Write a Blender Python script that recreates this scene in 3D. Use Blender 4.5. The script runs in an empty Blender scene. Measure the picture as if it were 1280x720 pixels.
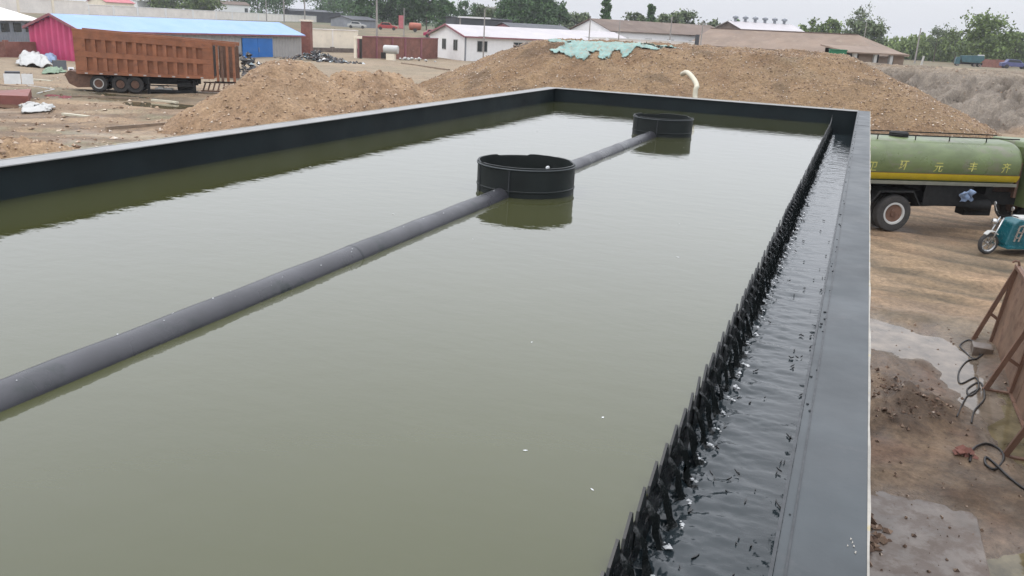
import bpy, bmesh, math, random
import numpy as np
from mathutils import Matrix, Vector

# ------------------------------------------------------------------ camera, sky, sun, exposure
scene = bpy.context.scene
COL = scene.collection
R = np.array([[0.9241101186767625, 0.15510003000023653, -0.3492341181115404],
              [0.3791400708615469, -0.25811991431422276, 0.8886095410817505],
              [0.04767908583772198, -0.9535817167544395, -0.29733586101466997]])
F, HC = 1050.0, 5.0
cd = bpy.data.cameras.new('camera')
cam = bpy.data.objects.new('camera', cd)
COL.objects.link(cam)
cd.sensor_width = 36.0
cd.lens = F / 1280.0 * 36.0
cd.clip_start, cd.clip_end = 0.05, 6000.0
M4 = Matrix.Identity(4)
for i in range(3):
    M4[i][0], M4[i][1], M4[i][2] = R[i][0], -R[i][1], -R[i][2]
M4[2][3] = HC
cam.matrix_world = M4
scene.camera = cam

world = bpy.data.worlds.new('World')
scene.world = world
world.use_nodes = True
wn, wl = world.node_tree.nodes, world.node_tree.links
wn.clear()
sky = wn.new('ShaderNodeTexSky')
sky.sky_type = 'NISHITA'
sky.sun_disc = False
sky.sun_elevation = math.radians(52)
sky.sun_rotation = math.radians(-140)
sky.dust_density = 4.0
sky.air_density = 1.0
cloud = wn.new('ShaderNodeMix'); cloud.data_type = 'RGBA'
cloud.inputs[0].default_value = 0.88
cloud.inputs[7].default_value = (7.9, 8.1, 8.6, 1)      # even pale cloud deck over the clear sky
bg = wn.new('ShaderNodeBackground'); bg.inputs[1].default_value = 0.1
wo = wn.new('ShaderNodeOutputWorld')
wl.new(sky.outputs[0], cloud.inputs[6])
# an overcast sky grows brighter from the horizon to the zenith (CIE overcast law)
wt, wx_, wm_, wa_ = wn.new('ShaderNodeTexCoord'), wn.new('ShaderNodeSeparateXYZ'), wn.new('ShaderNodeMath'), wn.new('ShaderNodeMath')
wm_.operation, wa_.operation = 'MAXIMUM', 'MULTIPLY_ADD'
wm_.inputs[1].default_value = 0.0
wa_.inputs[1].default_value, wa_.inputs[2].default_value = 2.6, 1.0
wv = wn.new('ShaderNodeVectorMath'); wv.operation = 'SCALE'
wl.new(wt.outputs['Generated'], wx_.inputs[0]); wl.new(wx_.outputs[2], wm_.inputs[0]); wl.new(wm_.outputs[0], wa_.inputs[0])
wl.new(cloud.outputs[2], wv.inputs[0]); wl.new(wa_.outputs[0], wv.inputs['Scale'])
wl.new(wv.outputs[0], bg.inputs[0]); wl.new(bg.outputs[0], wo.inputs[0])

sd = bpy.data.lights.new('sun', 'SUN')
sd.energy, sd.angle, sd.color = 0.6, math.radians(14), (1, 0.96, 0.9)
sun = bpy.data.objects.new('sun', sd); COL.objects.link(sun)
SUN_DIR = Vector((-0.45, -0.42, 1.0)).normalized()       # towards the sun
sun.rotation_euler = SUN_DIR.to_track_quat('Z', 'Y').to_euler()
sky.sun_elevation = math.asin(SUN_DIR.z)
sky.sun_rotation = math.atan2(SUN_DIR.x, SUN_DIR.y)
vs = scene.view_settings
vs.view_transform, vs.look, vs.exposure, vs.gamma, vs.use_curve_mapping = 'Standard', 'None', 0.0, 1.0, False

# ------------------------------------------------------------------ surveying helpers (image point -> place on the ground)
def ray(x, y): return R @ np.array([x - 640.0, y - 360.0, F])
def hor(px): return 55 + 0.05 * (px - 1088)
def P(px, d):
    r = ray(px, hor(px)); r = r[:2] / np.linalg.norm(r[:2]); return np.array([r[0] * d, r[1] * d])
def G(x, y, z=0.0):
    r = ray(x, y); t = (z - HC) / r[2]; return np.array([r[0] * t, r[1] * t])
def Zat(px, y, d):
    r = ray(px, y); return HC + r[2] * d / np.linalg.norm(r[:2])
rng = np.random.RandomState(7)
random.seed(7)
_lat = rng.rand(64, 256, 256)
def vnoise(x, y, s=0):
    L = _lat[s % 64]
    xi, yi = np.floor(x).astype(int), np.floor(y).astype(int)
    fx, fy = x - xi, y - yi
    fx, fy = fx * fx * (3 - 2 * fx), fy * fy * (3 - 2 * fy)
    a, b = L[xi & 255, yi & 255], L[(xi + 1) & 255, yi & 255]
    c, d = L[xi & 255, (yi + 1) & 255], L[(xi + 1) & 255, (yi + 1) & 255]
    return (a * (1 - fx) + b * fx) * (1 - fy) + (c * (1 - fx) + d * fx) * fy - 0.5
def fbm(x, y, s=0, o=4, g=0.5):
    t, a = 0, 1.0
    for k in range(o):
        t = t + a * vnoise(x * 2 ** k + 17.3 * k, y * 2 ** k - 9.1 * k, s + k); a *= g
    return t
def sstep(a, b, x):
    t = np.clip((x - a) / (b - a), 0, 1); return t * t * (3 - 2 * t)

# ------------------------------------------------------------------ materials
def nodes_of(name):
    m = bpy.data.materials.new(name); m.use_nodes = True
    nt = m.node_tree; nt.nodes.clear()
    out = nt.nodes.new('ShaderNodeOutputMaterial'); b = nt.nodes.new('ShaderNodeBsdfPrincipled')
    nt.links.new(b.outputs[0], out.inputs[0])
    return m, nt, b
def ramp(nt, src, stops):
    r = nt.nodes.new('ShaderNodeValToRGB'); e = r.color_ramp.elements
    while len(e) < len(stops): e.new(0.5)
    for k, (p, c) in enumerate(stops):
        e[k].position = p; e[k].color = (c[0], c[1], c[2], 1) if hasattr(c, '__len__') else (c, c, c, 1)
    nt.links.new(src, r.inputs[0]); return r.outputs[0]
def noise(nt, scale, detail=5, rough=0.6, coord='Object', stretch=(1, 1, 1)):
    t = nt.nodes.new('ShaderNodeTexCoord'); mp = nt.nodes.new('ShaderNodeMapping'); n = nt.nodes.new('ShaderNodeTexNoise')
    mp.inputs['Scale'].default_value = stretch
    n.inputs['Scale'].default_value, n.inputs['Detail'].default_value, n.inputs['Roughness'].default_value = scale, detail, rough
    nt.links.new(t.outputs[coord], mp.inputs[0]); nt.links.new(mp.outputs[0], n.inputs[0])
    return n.outputs[0]
def bump(nt, b, src, strength, dist, prev=None):
    n = nt.nodes.new('ShaderNodeBump'); n.inputs['Strength'].default_value, n.inputs['Distance'].default_value = strength, dist
    nt.links.new(src, n.inputs['Height'])
    if prev: nt.links.new(prev, n.inputs['Normal'])
    nt.links.new(n.outputs[0], b.inputs['Normal']); return n.outputs[0]
def mixc(nt, fac, a, b, mode='MIX'):
    m = nt.nodes.new('ShaderNodeMix'); m.data_type = 'RGBA'; m.blend_type = mode
    for s, i in ((fac, 0), (a, 6), (b, 7)):
        if hasattr(s, 'node'): nt.links.new(s, m.inputs[i])
        elif i == 0: m.inputs[0].default_value = s
        else: m.inputs[i].default_value = (s[0], s[1], s[2], 1)
    return m.outputs[2]
def mat(name, c, rough=0.6, var=0.25, scale=3.0, c2=None, patch=0.55, bmp=0.0, bscale=30, bdist=0.01, metal=0.0, spec=0.5, stretch=(1, 1, 1), coord='Object'):
    """paint or plain stuff: base colour with cloudy variation, worn patches of c2, fine relief"""
    m, nt, b = nodes_of(name)
    c = [x * 0.76 for x in c]; c2 = [x * 0.76 for x in c2] if c2 is not None else None
    n1 = noise(nt, scale, 6, 0.65, coord, stretch)
    lo = [x * (1 - var) for x in c]; hi = [min(1, x * (1 + var)) for x in c]
    col = ramp(nt, n1, [(0.3, lo), (0.7, hi)])
    if c2 is not None:
        n2 = noise(nt, scale * 2.3, 8, 0.7, coord, stretch)
        f = ramp(nt, n2, [(patch, 0.0), (patch + 0.12, 1.0)])
        col = mixc(nt, f, col, c2)
    nt.links.new(col, b.inputs['Base Color'])
    rr = ramp(nt, noise(nt, scale * 1.7, 4, 0.6, coord), [(0.3, max(0.03, rough - 0.1)), (0.7, min(1, rough + 0.1))])
    nt.links.new(rr, b.inputs['Roughness'])
    b.inputs['Metallic'].default_value = metal
    b.inputs['Specular IOR Level'].default_value = spec
    if bmp: bump(nt, b, noise(nt, bscale, 6, 0.7, coord, stretch), bmp, bdist)
    return m
MT = {}
def soil_mat(name, bmp, bscale, bdist, bs2=2.0, tint=(1, 1, 1)):
    m, nt, b = nodes_of(name)
    a = nt.nodes.new('ShaderNodeAttribute'); a.attribute_name = 'albedo'
    w = nt.nodes.new('ShaderNodeAttribute'); w.attribute_name = 'wet'
    n1 = noise(nt, 9.0, 8, 0.75); n2 = noise(nt, 1.1, 6, 0.7)
    f = ramp(nt, n1, [(p_, [a_ * b_ for a_, b_ in zip(c_, tint)]) for p_, c_ in ((0.28, (0.26, 0.245, 0.21)), (0.5, (0.52, 0.50, 0.43)), (0.74, (0.84, 0.81, 0.71)))])
    f2 = ramp(nt, n2, [(0.3, 0.8), (0.7, 1.15)])
    c = mixc(nt, 1.0, a.outputs['Color'], f, 'MULTIPLY'); c = mixc(nt, 1.0, c, f2, 'MULTIPLY')
    nt.links.new(c, b.inputs['Base Color'])
    r = nt.nodes.new('ShaderNodeMapRange'); r.inputs[3].default_value, r.inputs[4].default_value = 0.92, 0.16
    nt.links.new(w.outputs['Fac'], r.inputs[0]); nt.links.new(r.outputs[0], b.inputs['Roughness'])
    p = bump(nt, b, noise(nt, bs2, 8, 0.7), bmp, bdist * 4)
    bump(nt, b, noise(nt, bscale, 8, 0.75), bmp, bdist, p)
    return m
MT['soil'] = soil_mat('trampled sandy soil', 0.7, 14, 0.03)
MT['gravel'] = soil_mat('loose gravel', 1.0, 6, 0.07, 1.5, (1.42, 1.31, 1.17))
MT['sand'] = soil_mat('heaped sand', 0.9, 9, 0.05, 1.3, (1.36, 1.29, 1.24))
MT['banksand'] = soil_mat('grey bank sand', 1.0, 8, 0.06, 1.3, (1.12, 1.12, 1.16))
# tank paint: dark blue-grey, satin
MT['tank'] = mat('dark tank paint', (0.010, 0.017, 0.020), 0.6, 0.4, 1.5, (0.018, 0.024, 0.025), 0.62, 0.15, 40, 0.002, spec=0.25)
MT['well'] = mat('black well paint', (0.013, 0.017, 0.017), 0.5, 0.4, 4, (0.03, 0.032, 0.03), 0.66, 0.2, 50, 0.002, spec=0.3)
MT['sheenflange'] = mat('flange with painted sheen', (0.30, 0.30, 0.295), 0.6, 0.15, 2.5, (0.2, 0.205, 0.21), 0.58, 0.15, 35, 0.002)  # grazing sky sheen of left and back flanges put into the colour
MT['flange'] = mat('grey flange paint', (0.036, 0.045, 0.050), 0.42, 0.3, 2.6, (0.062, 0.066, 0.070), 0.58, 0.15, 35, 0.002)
MT['rim'] = mat('bare pale steel edge', (0.36, 0.34, 0.30), 0.6, 0.3, 9, (0.45, 0.36, 0.15), 0.56)
MT['pipe'] = mat('dark pipe paint', (0.048, 0.048, 0.055), 0.34, 0.35, 3, (0.026, 0.032, 0.033), 0.55, 0.3, 30, 0.002)
MT['weld'] = mat('weld bead', (0.03, 0.034, 0.038), 0.45, 0.4, 30)
MT['tooth'] = mat('wet black weir steel', (0.010, 0.011, 0.011), 0.3, 0.4, 20, (0.03, 0.032, 0.03), 0.64)
def water(name, c, rough, waves, coat=0.0, var=0.07, vs_=0.5):
    m, nt, b = nodes_of(name)
    n = noise(nt, vs_, 5, 0.65)
    nt.links.new(ramp(nt, n, [(0.3, [x * (1 - var) for x in c]), (0.7, [x * (1 + var) for x in c])]), b.inputs['Base Color'])
    b.inputs['Roughness'].default_value = rough; b.inputs['IOR'].default_value = 1.33
    b.inputs['Coat Weight'].default_value, b.inputs['Coat Roughness'].default_value, b.inputs['Coat IOR'].default_value = coat, rough, 1.33
    p = None
    for sc, st, ds, stretch in waves:
        p = bump(nt, b, noise(nt, sc, 4, 0.55, 'Object', stretch), st, ds, p)
    nt.links.new(p, b.inputs['Coat Normal'])
    return m
MT['water'] = water('murky olive water', (0.052, 0.055, 0.022), 0.008, [(1.1, 1.0, 0.0032, (1, 1, 1)), (5.0, 1.0, 0.0016, (1, 1.6, 1))], 0.7)
MT['channel'] = water('grey channel water', (0.020, 0.028, 0.032), 0.04, [(11, 1.0, 0.0022, (0.5, 1.7, 1)), (38, 1.0, 0.0009, (0.7, 1.4, 1))], 0.4)
MT['spill'] = water('spilling water', (0.012, 0.014, 0.014), 0.03, [(70, 1.0, 0.006, (1, 1, 1))])
MT['puddle'] = water('muddy puddle water', (0.13, 0.105, 0.08), 0.04, [(6, 0.5, 0.003, (1, 1, 1))], 0.2, 0.55, 2.2)  # wide colour variation stands in for mottled reflections
MT['puddle2'] = water('yellowish puddle water', (0.115, 0.095, 0.055), 0.04, [(6, 0.5, 0.003, (1, 1, 1))], 0.2, 0.55, 2.2)  # uneven base colour paints the mottled reflection here too
MT['foam'] = mat('white foam', (0.75, 0.77, 0.78), 0.25, 0.1, 60)
# yard and buildings
MT['rustbox'] = mat('rust-brown body paint', (0.31, 0.118, 0.055), 0.66, 0.3, 1.4, (0.20, 0.075, 0.042), 0.56, 0.25, 18, 0.006)
MT['rust'] = mat('rusty steel', (0.16, 0.085, 0.055), 0.75, 0.3, 3.0, (0.10, 0.045, 0.025), 0.55, 0.4, 25, 0.006)
MT['rustplate'] = mat('brown weathered plate', (0.19, 0.115, 0.075), 0.6, 0.3, 2.0, (0.11, 0.055, 0.033), 0.52, 0.3, 20, 0.004)
MT['black'] = mat('black greasy steel', (0.014, 0.014, 0.014), 0.75, 0.4, 6, (0.05, 0.042, 0.035), 0.6, spec=0.25)
MT['rubber'] = mat('dusty rubber', (0.045, 0.042, 0.04), 0.85, 0.3, 6, (0.11, 0.095, 0.08), 0.58, 0.4, 30, 0.01)
MT['whitepaint'] = mat('dull white paint', (0.54, 0.54, 0.52), 0.55, 0.08, 2, (0.5, 0.48, 0.44), 0.66)
MT['dullwhite'] = mat('dull white plastic', (0.50, 0.50, 0.48), 0.6, 0.1, 2, (0.36, 0.35, 0.32), 0.6)
MT['white'] = mat('white sheet', (0.90, 0.90, 0.90), 0.5, 0.06, 2, (0.74, 0.72, 0.69), 0.68)
MT['whiteroof'] = mat('pinkish white roof sheet', (0.52, 0.49, 0.50), 0.6, 0.06, 0.4, (0.46, 0.43, 0.43), 0.6)
MT['cream'] = mat('cream wall paint', (0.95, 0.86, 0.70), 0.8, 0.1, 0.8, (0.5, 0.44, 0.36), 0.62, 0.2, 8, 0.02)
MT['boundary'] = mat('whitewashed wall', (0.92, 0.87, 0.81), 0.85, 0.12, 0.5, (0.66, 0.60, 0.54), 0.6, 0.2, 6, 0.02)
MT['pink'] = mat('magenta siding', (0.60, 0.075, 0.19), 0.5, 0.12, 0.6, (0.66, 0.13, 0.25), 0.6)
MT['siding'] = mat('grey siding', (0.40, 0.39, 0.38), 0.5, 0.1, 0.5, (0.32, 0.30, 0.28), 0.62)
MT['blueroof'] = mat('pale blue roof sheet', (0.27, 0.43, 0.74), 0.5, 0.06, 0.3, (0.33, 0.48, 0.74), 0.6)
MT['bluedoor'] = mat('bright blue door', (0.015, 0.17, 0.55), 0.45, 0.12, 0.8)
MT['bluetrim'] = mat('faded blue trim', (0.2, 0.3, 0.48), 0.5, 0.1, 1)
MT['redtrim'] = mat('dark red trim', (0.28, 0.10, 0.12), 0.5, 0.2, 2)
MT['brick'] = mat('red brick far off', (0.25, 0.11, 0.085), 0.85, 0.3, 1.2, (0.32, 0.17, 0.13), 0.55, 0.3, 10, 0.02)
MT['glass'] = mat('dark window glass', (0.03, 0.04, 0.045), 0.08, 0.3, 0.5)
MT['roofbrown'] = mat('brown roof', (0.17, 0.125, 0.10), 0.85, 0.2, 0.25, (0.22, 0.17, 0.13), 0.55, 0.4, 3, 0.05)
MT['roofdirt'] = mat('earth-brown roof', (0.25, 0.185, 0.14), 0.9, 0.2, 0.3, (0.30, 0.235, 0.18), 0.55, 0.4, 2, 0.05)
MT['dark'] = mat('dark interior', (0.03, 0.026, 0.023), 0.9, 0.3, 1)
MT['greyhut'] = mat('grey sheet', (0.25, 0.27, 0.30), 0.6, 0.2, 0.6, (0.4, 0.42, 0.45), 0.6)
MT['darkhut'] = mat('dark container', (0.055, 0.06, 0.07), 0.6, 0.2, 0.6)
MT['concrete'] = mat('wet concrete', (0.175, 0.145, 0.122), 0.45, 0.35, 1.4, (0.115, 0.08, 0.058), 0.45, 0.3, 14, 0.008)
MT['net'] = mat('teal debris net', (0.27, 0.42, 0.385), 0.9, 0.3, 1.5, (0.36, 0.34, 0.28), 0.50, 0.6, 7, 0.06)
MT['hose'] = mat('cream hose', (0.62, 0.58, 0.45), 0.5, 0.1, 4)
MT['pole'] = mat('weathered pole', (0.34, 0.32, 0.30), 0.8, 0.2, 1)
MT['wood'] = mat('grey-brown timber', (0.28, 0.21, 0.15), 0.85, 0.3, 2)
MT['cable'] = mat('black cable', (0.022, 0.02, 0.02), 0.5, 0.2, 6)
MT['darkstone'] = mat('dark pebbles', (0.16, 0.13, 0.11), 0.7, 0.4, 2.3)
MT['trunk'] = mat('bark', (0.13, 0.10, 0.075), 0.9, 0.3, 1.5)
MT['weed'] = mat('pale dry weeds', (0.20, 0.19, 0.10), 0.9, 0.4, 1.0)
def island_mat(name, stops, rough=0.85):
    m, nt, b = nodes_of(name)
    g = nt.nodes.new('ShaderNodeNewGeometry')
    nt.links.new(ramp(nt, g.outputs['Random Per Island'], stops), b.inputs['Base Color'])
    b.inputs['Roughness'].default_value = rough; b.inputs['Specular IOR Level'].default_value = 0.3
    return m
MT['stone'] = island_mat('mixed gravel stones', [(0.0, (.10, .062, .04)), (.35, (.22, .145, .095)), (.7, (.33, .235, .16)), (.93, (.46, .38, .30)), (1.0, (.58, .53, .47))])
MT['clod'] = island_mat('brown clods', [(0.0, (.045, .028, .02)), (.6, (.12, .075, .05)), (.9, (.20, .14, .10)), (1.0, (.32, .26, .21))])
MT['scrap'] = island_mat('mixed scrap', [(0.0, (.015, .016, .018)), (.55, (.05, .05, .055)), (.8, (.14, .11, .09)), (.9, (.25, .33, .36)), (1.0, (.6, .6, .6))], .6)
def leafmat(name, c):
    m, nt, b = nodes_of(name)
    n = noise(nt, 0.8, 5, 0.7); n2 = noise(nt, 6, 3, 0.6)
    a = ramp(nt, n, [(0.3, [x * 0.6 for x in c]), (0.7, [x * 1.35 for x in c])])
    gi = nt.nodes.new('ShaderNodeNewGeometry')
    nt.links.new(mixc(nt, 1.0, a, ramp(nt, gi.outputs['Random Per Island'], [(0.0, (.7, .7, .75)), (.7, (1.15, 1.12, 1.0)), (1.0, (1.7, 1.6, 1.3))]), 'MULTIPLY'), b.inputs['Base Color'])
    b.inputs['Roughness'].default_value = 0.7
    b.inputs['Specular IOR Level'].default_value = 0.2
    return m
MT['leaf'] = leafmat('dark poplar leaves', (0.062, 0.120, 0.050))
MT['leaf2'] = leafmat('spring leaves', (0.115, 0.165, 0.060))
MT['leaf3'] = leafmat('greyish leaves', (0.105, 0.14, 0.078))
MT['reed'] = leafmat('young green thicket', (0.15, 0.205, 0.08))
# tanker, tricycle, cars
MT['tanker'] = mat('faded green tank paint', (0.125, 0.165, 0.066), 0.34, 0.4, 1.3, (0.17, 0.17, 0.115), 0.52, 0.1, 12, 0.004, stretch=(0.5, 1, 1))
MT['yellow'] = mat('yellow stripe paint', (0.62, 0.46, 0.02), 0.5, 0.12, 3, (0.5, 0.36, 0.03), 0.62)
MT['letter'] = mat('yellow lettering', (0.50, 0.48, 0.13), 0.6, 0.1, 8)
MT['skirt'] = mat('grey-green skirt', (0.17, 0.17, 0.135), 0.6, 0.2, 2)
MT['teal'] = mat('teal body', (0.008, 0.105, 0.13), 0.25, 0.3, 4, (0.015, 0.16, 0.19), 0.62)
MT['chrome'] = mat('chrome', (0.62, 0.62, 0.62), 0.25, 0.1, 8, metal=0.85)
MT['bluecloth'] = mat('blue cloth', (0.22, 0.30, 0.45), 0.9, 0.3, 8, (0.5, 0.52, 0.56), 0.55)
MT['redcar'] = mat('red car paint', (0.42, 0.05, 0.05), 0.35, 0.15, 1)
MT['magcar'] = mat('magenta car paint', (0.42, 0.03, 0.10), 0.35, 0.15, 1)
MT['orangecar'] = mat('orange drum', (0.42, 0.12, 0.07), 0.5, 0.2, 1)
MT['bluecar'] = mat('violet-blue paint', (0.09, 0.10, 0.24), 0.4, 0.2, 1)
MT['bluetruck'] = mat('blue-green truck paint', (0.05, 0.13, 0.15), 0.5, 0.25, 0.8, (0.03, 0.06, 0.07), 0.6)
MT['green'] = mat('green sheet', (0.01, 0.17, 0.075), 0.5, 0.2, 1)
MT['palegreen'] = mat('pale green mat', (0.21, 0.29, 0.2), 0.9, 0.2, 1)
MT['flag'] = mat('pink flag', (0.55, 0.18, 0.2), 0.8, 0.15, 2)
MT['redplate'] = mat('red-brown primed plate', (0.23, 0.075, 0.06), 0.6, 0.25, 1.2, (0.17, 0.09, 0.07), 0.58)

# ------------------------------------------------------------------ mesh building
class MB:
    def __init__(s): s.v, s.f = [], []
    def add(s, v, f):
        o = len(s.v); s.v += [tuple(map(float, p)) for p in v]; s.f += [tuple(i + o for i in q) for q in f]; return s
    def box(s, x0, x1, y0, y1, z0, z1, m=None):
        v = [(x0, y0, z0), (x1, y0, z0), (x1, y1, z0), (x0, y1, z0), (x0, y0, z1), (x1, y0, z1), (x1, y1, z1), (x0, y1, z1)]
        if m is not None: v = [tuple(m @ Vector(p)) for p in v]
        return s.add(v, [(3, 2, 1, 0), (4, 5, 6, 7), (0, 1, 5, 4), (1, 2, 6, 5), (2, 3, 7, 6), (3, 0, 4, 7)])
    def bar(s, a, b, w, h=None, up=(0, 0, 1)):
        """box-section beam from a to b"""
        a, b, up = Vector(a), Vector(b), Vector(up); h = h or w
        d = (b - a).normalized(); r = d.cross(up)
        if r.length < 1e-4: r = d.cross(Vector((1, 0, 0)))
        r.normalize(); u = r.cross(d)
        v = [p + r * (i * w / 2) + u * (j * h / 2) for p in (a, b) for i, j in ((-1, -1), (1, -1), (1, 1), (-1, 1))]
        return s.add(v, [(0, 1, 2, 3), (7, 6, 5, 4), (0, 4, 5, 1), (1, 5, 6, 2), (2, 6, 7, 3), (3, 7, 4, 0)])
    def tube(s, pts, r, n=8, cap=True):
        pts = [Vector(p) for p in pts]; rr = r if hasattr(r, '__len__') else [r] * len(pts)
        v, f = [], []; pr = None
        for i, p in enumerate(pts):
            d = (pts[min(i + 1, len(pts) - 1)] - pts[max(i - 1, 0)]).normalized()
            if pr is None:
                pr = d.cross(Vector((0, 0, 1)))
                if pr.length < 1e-3: pr = d.cross(Vector((1, 0, 0)))
            pr = (pr - d * pr.dot(d)).normalized(); q = d.cross(pr)
            for k in range(n):
                a = 2 * math.pi * k / n; v.append(p + (pr * math.cos(a) + q * math.sin(a)) * rr[i])
        for i in range(len(pts) - 1):
            for k in range(n):
                f.append((i * n + k, i * n + (k + 1) % n, (i + 1) * n + (k + 1) % n, (i + 1) * n + k))
        if cap:
            f.append(tuple(range(n - 1, -1, -1))); f.append(tuple((len(pts) - 1) * n + k for k in range(n)))
        return s.add(v, f)
    def lathe(s, prof, c=(0, 0, 0), axis='z', n=24, close=False, caps=True):
        """prof: list of (radius, height along axis)"""
        v, f = [], []
        for r, h in prof:
            for k in range(n):
                a = 2 * math.pi * k / n; x, y = r * math.cos(a), r * math.sin(a)
                p = {'z': (x, y, h), 'y': (x, h, y), 'x': (h, x, y)}[axis]
                v.append((p[0] + c[0], p[1] + c[1], p[2] + c[2]))
        m = len(prof)
        for i in range(m if close else m - 1):
            j = (i + 1) % m
            for k in range(n): f.append((i * n + k, i * n + (k + 1) % n, j * n + (k + 1) % n, j * n + k))
        if not close and caps:
            if prof[0][0] > 1e-6: f.append(tuple(range(n)))
            if prof[-1][0] > 1e-6: f.append(tuple((m - 1) * n + k for k in range(n)))
        return s.add(v, f)
    def prism(s, poly, t0, t1, ax=(0, 1, 2)):
        """extrude a 2-D outline; ax tells which axes take (u, v, thickness)"""
        n = len(poly); v = []
        for t in (t0, t1):
            for u, w in poly:
                p = [0, 0, 0]; p[ax[0]], p[ax[1]], p[ax[2]] = u, w, t; v.append(p)
        return s.add(v, [tuple(range(n - 1, -1, -1)), tuple(range(n, 2 * n))] + [(k, (k + 1) % n, n + (k + 1) % n, n + k) for k in range(n)])
    def mesh(s, name, smooth=False):
        me = bpy.data.meshes.new(name); me.from_pydata(s.v, [], s.f); me.validate()
        bm = bmesh.new(); bm.from_mesh(me); bmesh.ops.recalc_face_normals(bm, faces=bm.faces); bm.to_mesh(me); bm.free()
        if smooth is True: me.polygons.foreach_set('use_smooth', [True] * len(me.polygons))
        elif smooth: smooth_by_angle(me, smooth)
        return me
def smooth_by_angle(me, deg):
    me.polygons.foreach_set('use_smooth', [True] * len(me.polygons))
    bm = bmesh.new(); bm.from_mesh(me)
    for e in bm.edges:
        if len(e.link_faces) == 2 and e.calc_face_angle(0) > math.radians(deg): e.smooth = False
    bm.to_mesh(me); bm.free()
def link(name, me, material, parent=None, bevel=0.0):
    o = bpy.data.objects.new(name, me); COL.objects.link(o)
    if material and not me.materials: me.materials.append(MT[material] if isinstance(material, str) else material)
    if parent: o.parent = parent
    if bevel:
        b = o.modifiers.new('bevel', 'BEVEL'); b.width = bevel; b.segments = 2; b.limit_method = 'ANGLE'
    return o
def build(name, mb, material, parent=None, smooth=False, bevel=0.0):
    return link(name, mb.mesh(name, smooth), material, parent, bevel)
def tag(o, label, cat, group=None):
    o['label'], o['category'] = label, cat
    if group: o['group'] = group
    return o
def thing(name, label, cat, loc=(0, 0, 0), rz=0.0, group=None):
    o = bpy.data.objects.new(name, None); COL.objects.link(o); o.empty_display_size = 0.2
    o.location = loc; o.rotation_euler = (0, 0, rz)
    return tag(o, label, cat, group)
def struct(o): o['kind'] = 'structure'; return o
def stuff(o): o['kind'] = 'stuff'; return o
def grid_mesh(name, X, Y, Z, attrs=None, smooth=True):
    n, m = X.shape
    me = bpy.data.meshes.new(name)
    idx = np.arange(n * m).reshape(n, m)
    q = np.stack([idx[:-1, :-1], idx[1:, :-1], idx[1:, 1:], idx[:-1, 1:]], -1).reshape(-1, 4)
    me.vertices.add(n * m); me.vertices.foreach_set('co', np.stack([X, Y, Z], -1).astype(np.float32).ravel())
    me.loops.add(q.size); me.loops.foreach_set('vertex_index', q.astype(np.int32).ravel())
    me.polygons.add(len(q)); me.polygons.foreach_set('loop_start', np.arange(0, q.size, 4, dtype=np.int32))
    me.update(calc_edges=True)
    me.polygons.foreach_set('use_smooth', [smooth] * len(q))
    if attrs:
        for k, a in attrs.items():
            if a.ndim == 3:
                at = me.attributes.new(k, 'FLOAT_COLOR', 'POINT')
                at.data.foreach_set('color', np.concatenate([a, np.ones(a.shape[:2] + (1,))], -1).astype(np.float32).ravel())
            else:
                at = me.attributes.new(k, 'FLOAT', 'POINT'); at.data.foreach_set('value', a.astype(np.float32).ravel())
    return me
def soup(name, tris, nper=3):
    """mesh out of an array (k, nper, 3) of loose faces"""
    k = len(tris); me = bpy.data.meshes.new(name)
    me.vertices.add(k * nper); me.vertices.foreach_set('co', tris.astype(np.float32).ravel())
    me.loops.add(k * nper); me.loops.foreach_set('vertex_index', np.arange(k * nper, dtype=np.int32))
    me.polygons.add(k); me.polygons.foreach_set('loop_start', np.arange(0, k * nper, nper, dtype=np.int32))
    me.update(calc_edges=True); return me
_OCT = np.array([(1, 0, 0), (-1, 0, 0), (0, 1, 0), (0, -1, 0), (0, 0, 1), (0, 0, -1)], float)
_OF = np.array([(0, 2, 4), (2, 1, 4), (1, 3, 4), (3, 0, 4), (2, 0, 5), (1, 2, 5), (3, 1, 5), (0, 3, 5)])
_ICO = None
def lumps(name, pts, sizes, seed=0, flat=0.7):
    """loose angular stones: one jittered octahedron each"""
    r = np.random.RandomState(seed); k = len(pts)
    v = _OCT[None] * (0.7 + 0.6 * r.rand(k, 6, 1)) + r.uniform(-.25, .25, (k, 6, 3))
    a = r.rand(k) * 6.28; c, s = np.cos(a)[:, None], np.sin(a)[:, None]
    x, y = v[..., 0] * c - v[..., 1] * s, v[..., 0] * s + v[..., 1] * c
    v = np.stack([x, y, v[..., 2] * flat], -1) * sizes[:, None, None] + pts[:, None, :]
    return soup(name, v[:, _OF].reshape(-1, 3, 3))

# ------------------------------------------------------------------ ground
AZ_L, AZ_R0, AZ_R1 = [math.atan2(*P(px, 1)) for px in (720, 960, 1090)]
LP = G(205, 133)
PUD = [  # and one wet hollow before the trailer
    (LP[0], LP[1], 3.2, 1.6, .16), (LP[0] - 5.5, LP[1] - 5, 2.2, 1.3, .12),  # (x, y, rx, ry, depth) hollows of the yard beside the tank
    (1.45, 15.6, 1.05, 0.95, .13), (2.15, 14.2, .42, 1.3, .13), (0.85, 16.2, .5, .8, .1), (3.0, 12.6, .75, 1.9, .14), (2.75, 8.6, .75, 1.2, .15), (2.35, 8.0, .6, .9, .1)]
RUTS = [(G(-20, 150), G(260, 142)), (G(-20, 160), G(240, 150)), (G(20, 128), G(220, 146)), (np.array([-3., 20.]), np.array([9., 23.])), (np.array([-3., 21.4]), np.array([9., 20.6])), (np.array([0., 18.6]), np.array([9., 22.5]))]
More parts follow.
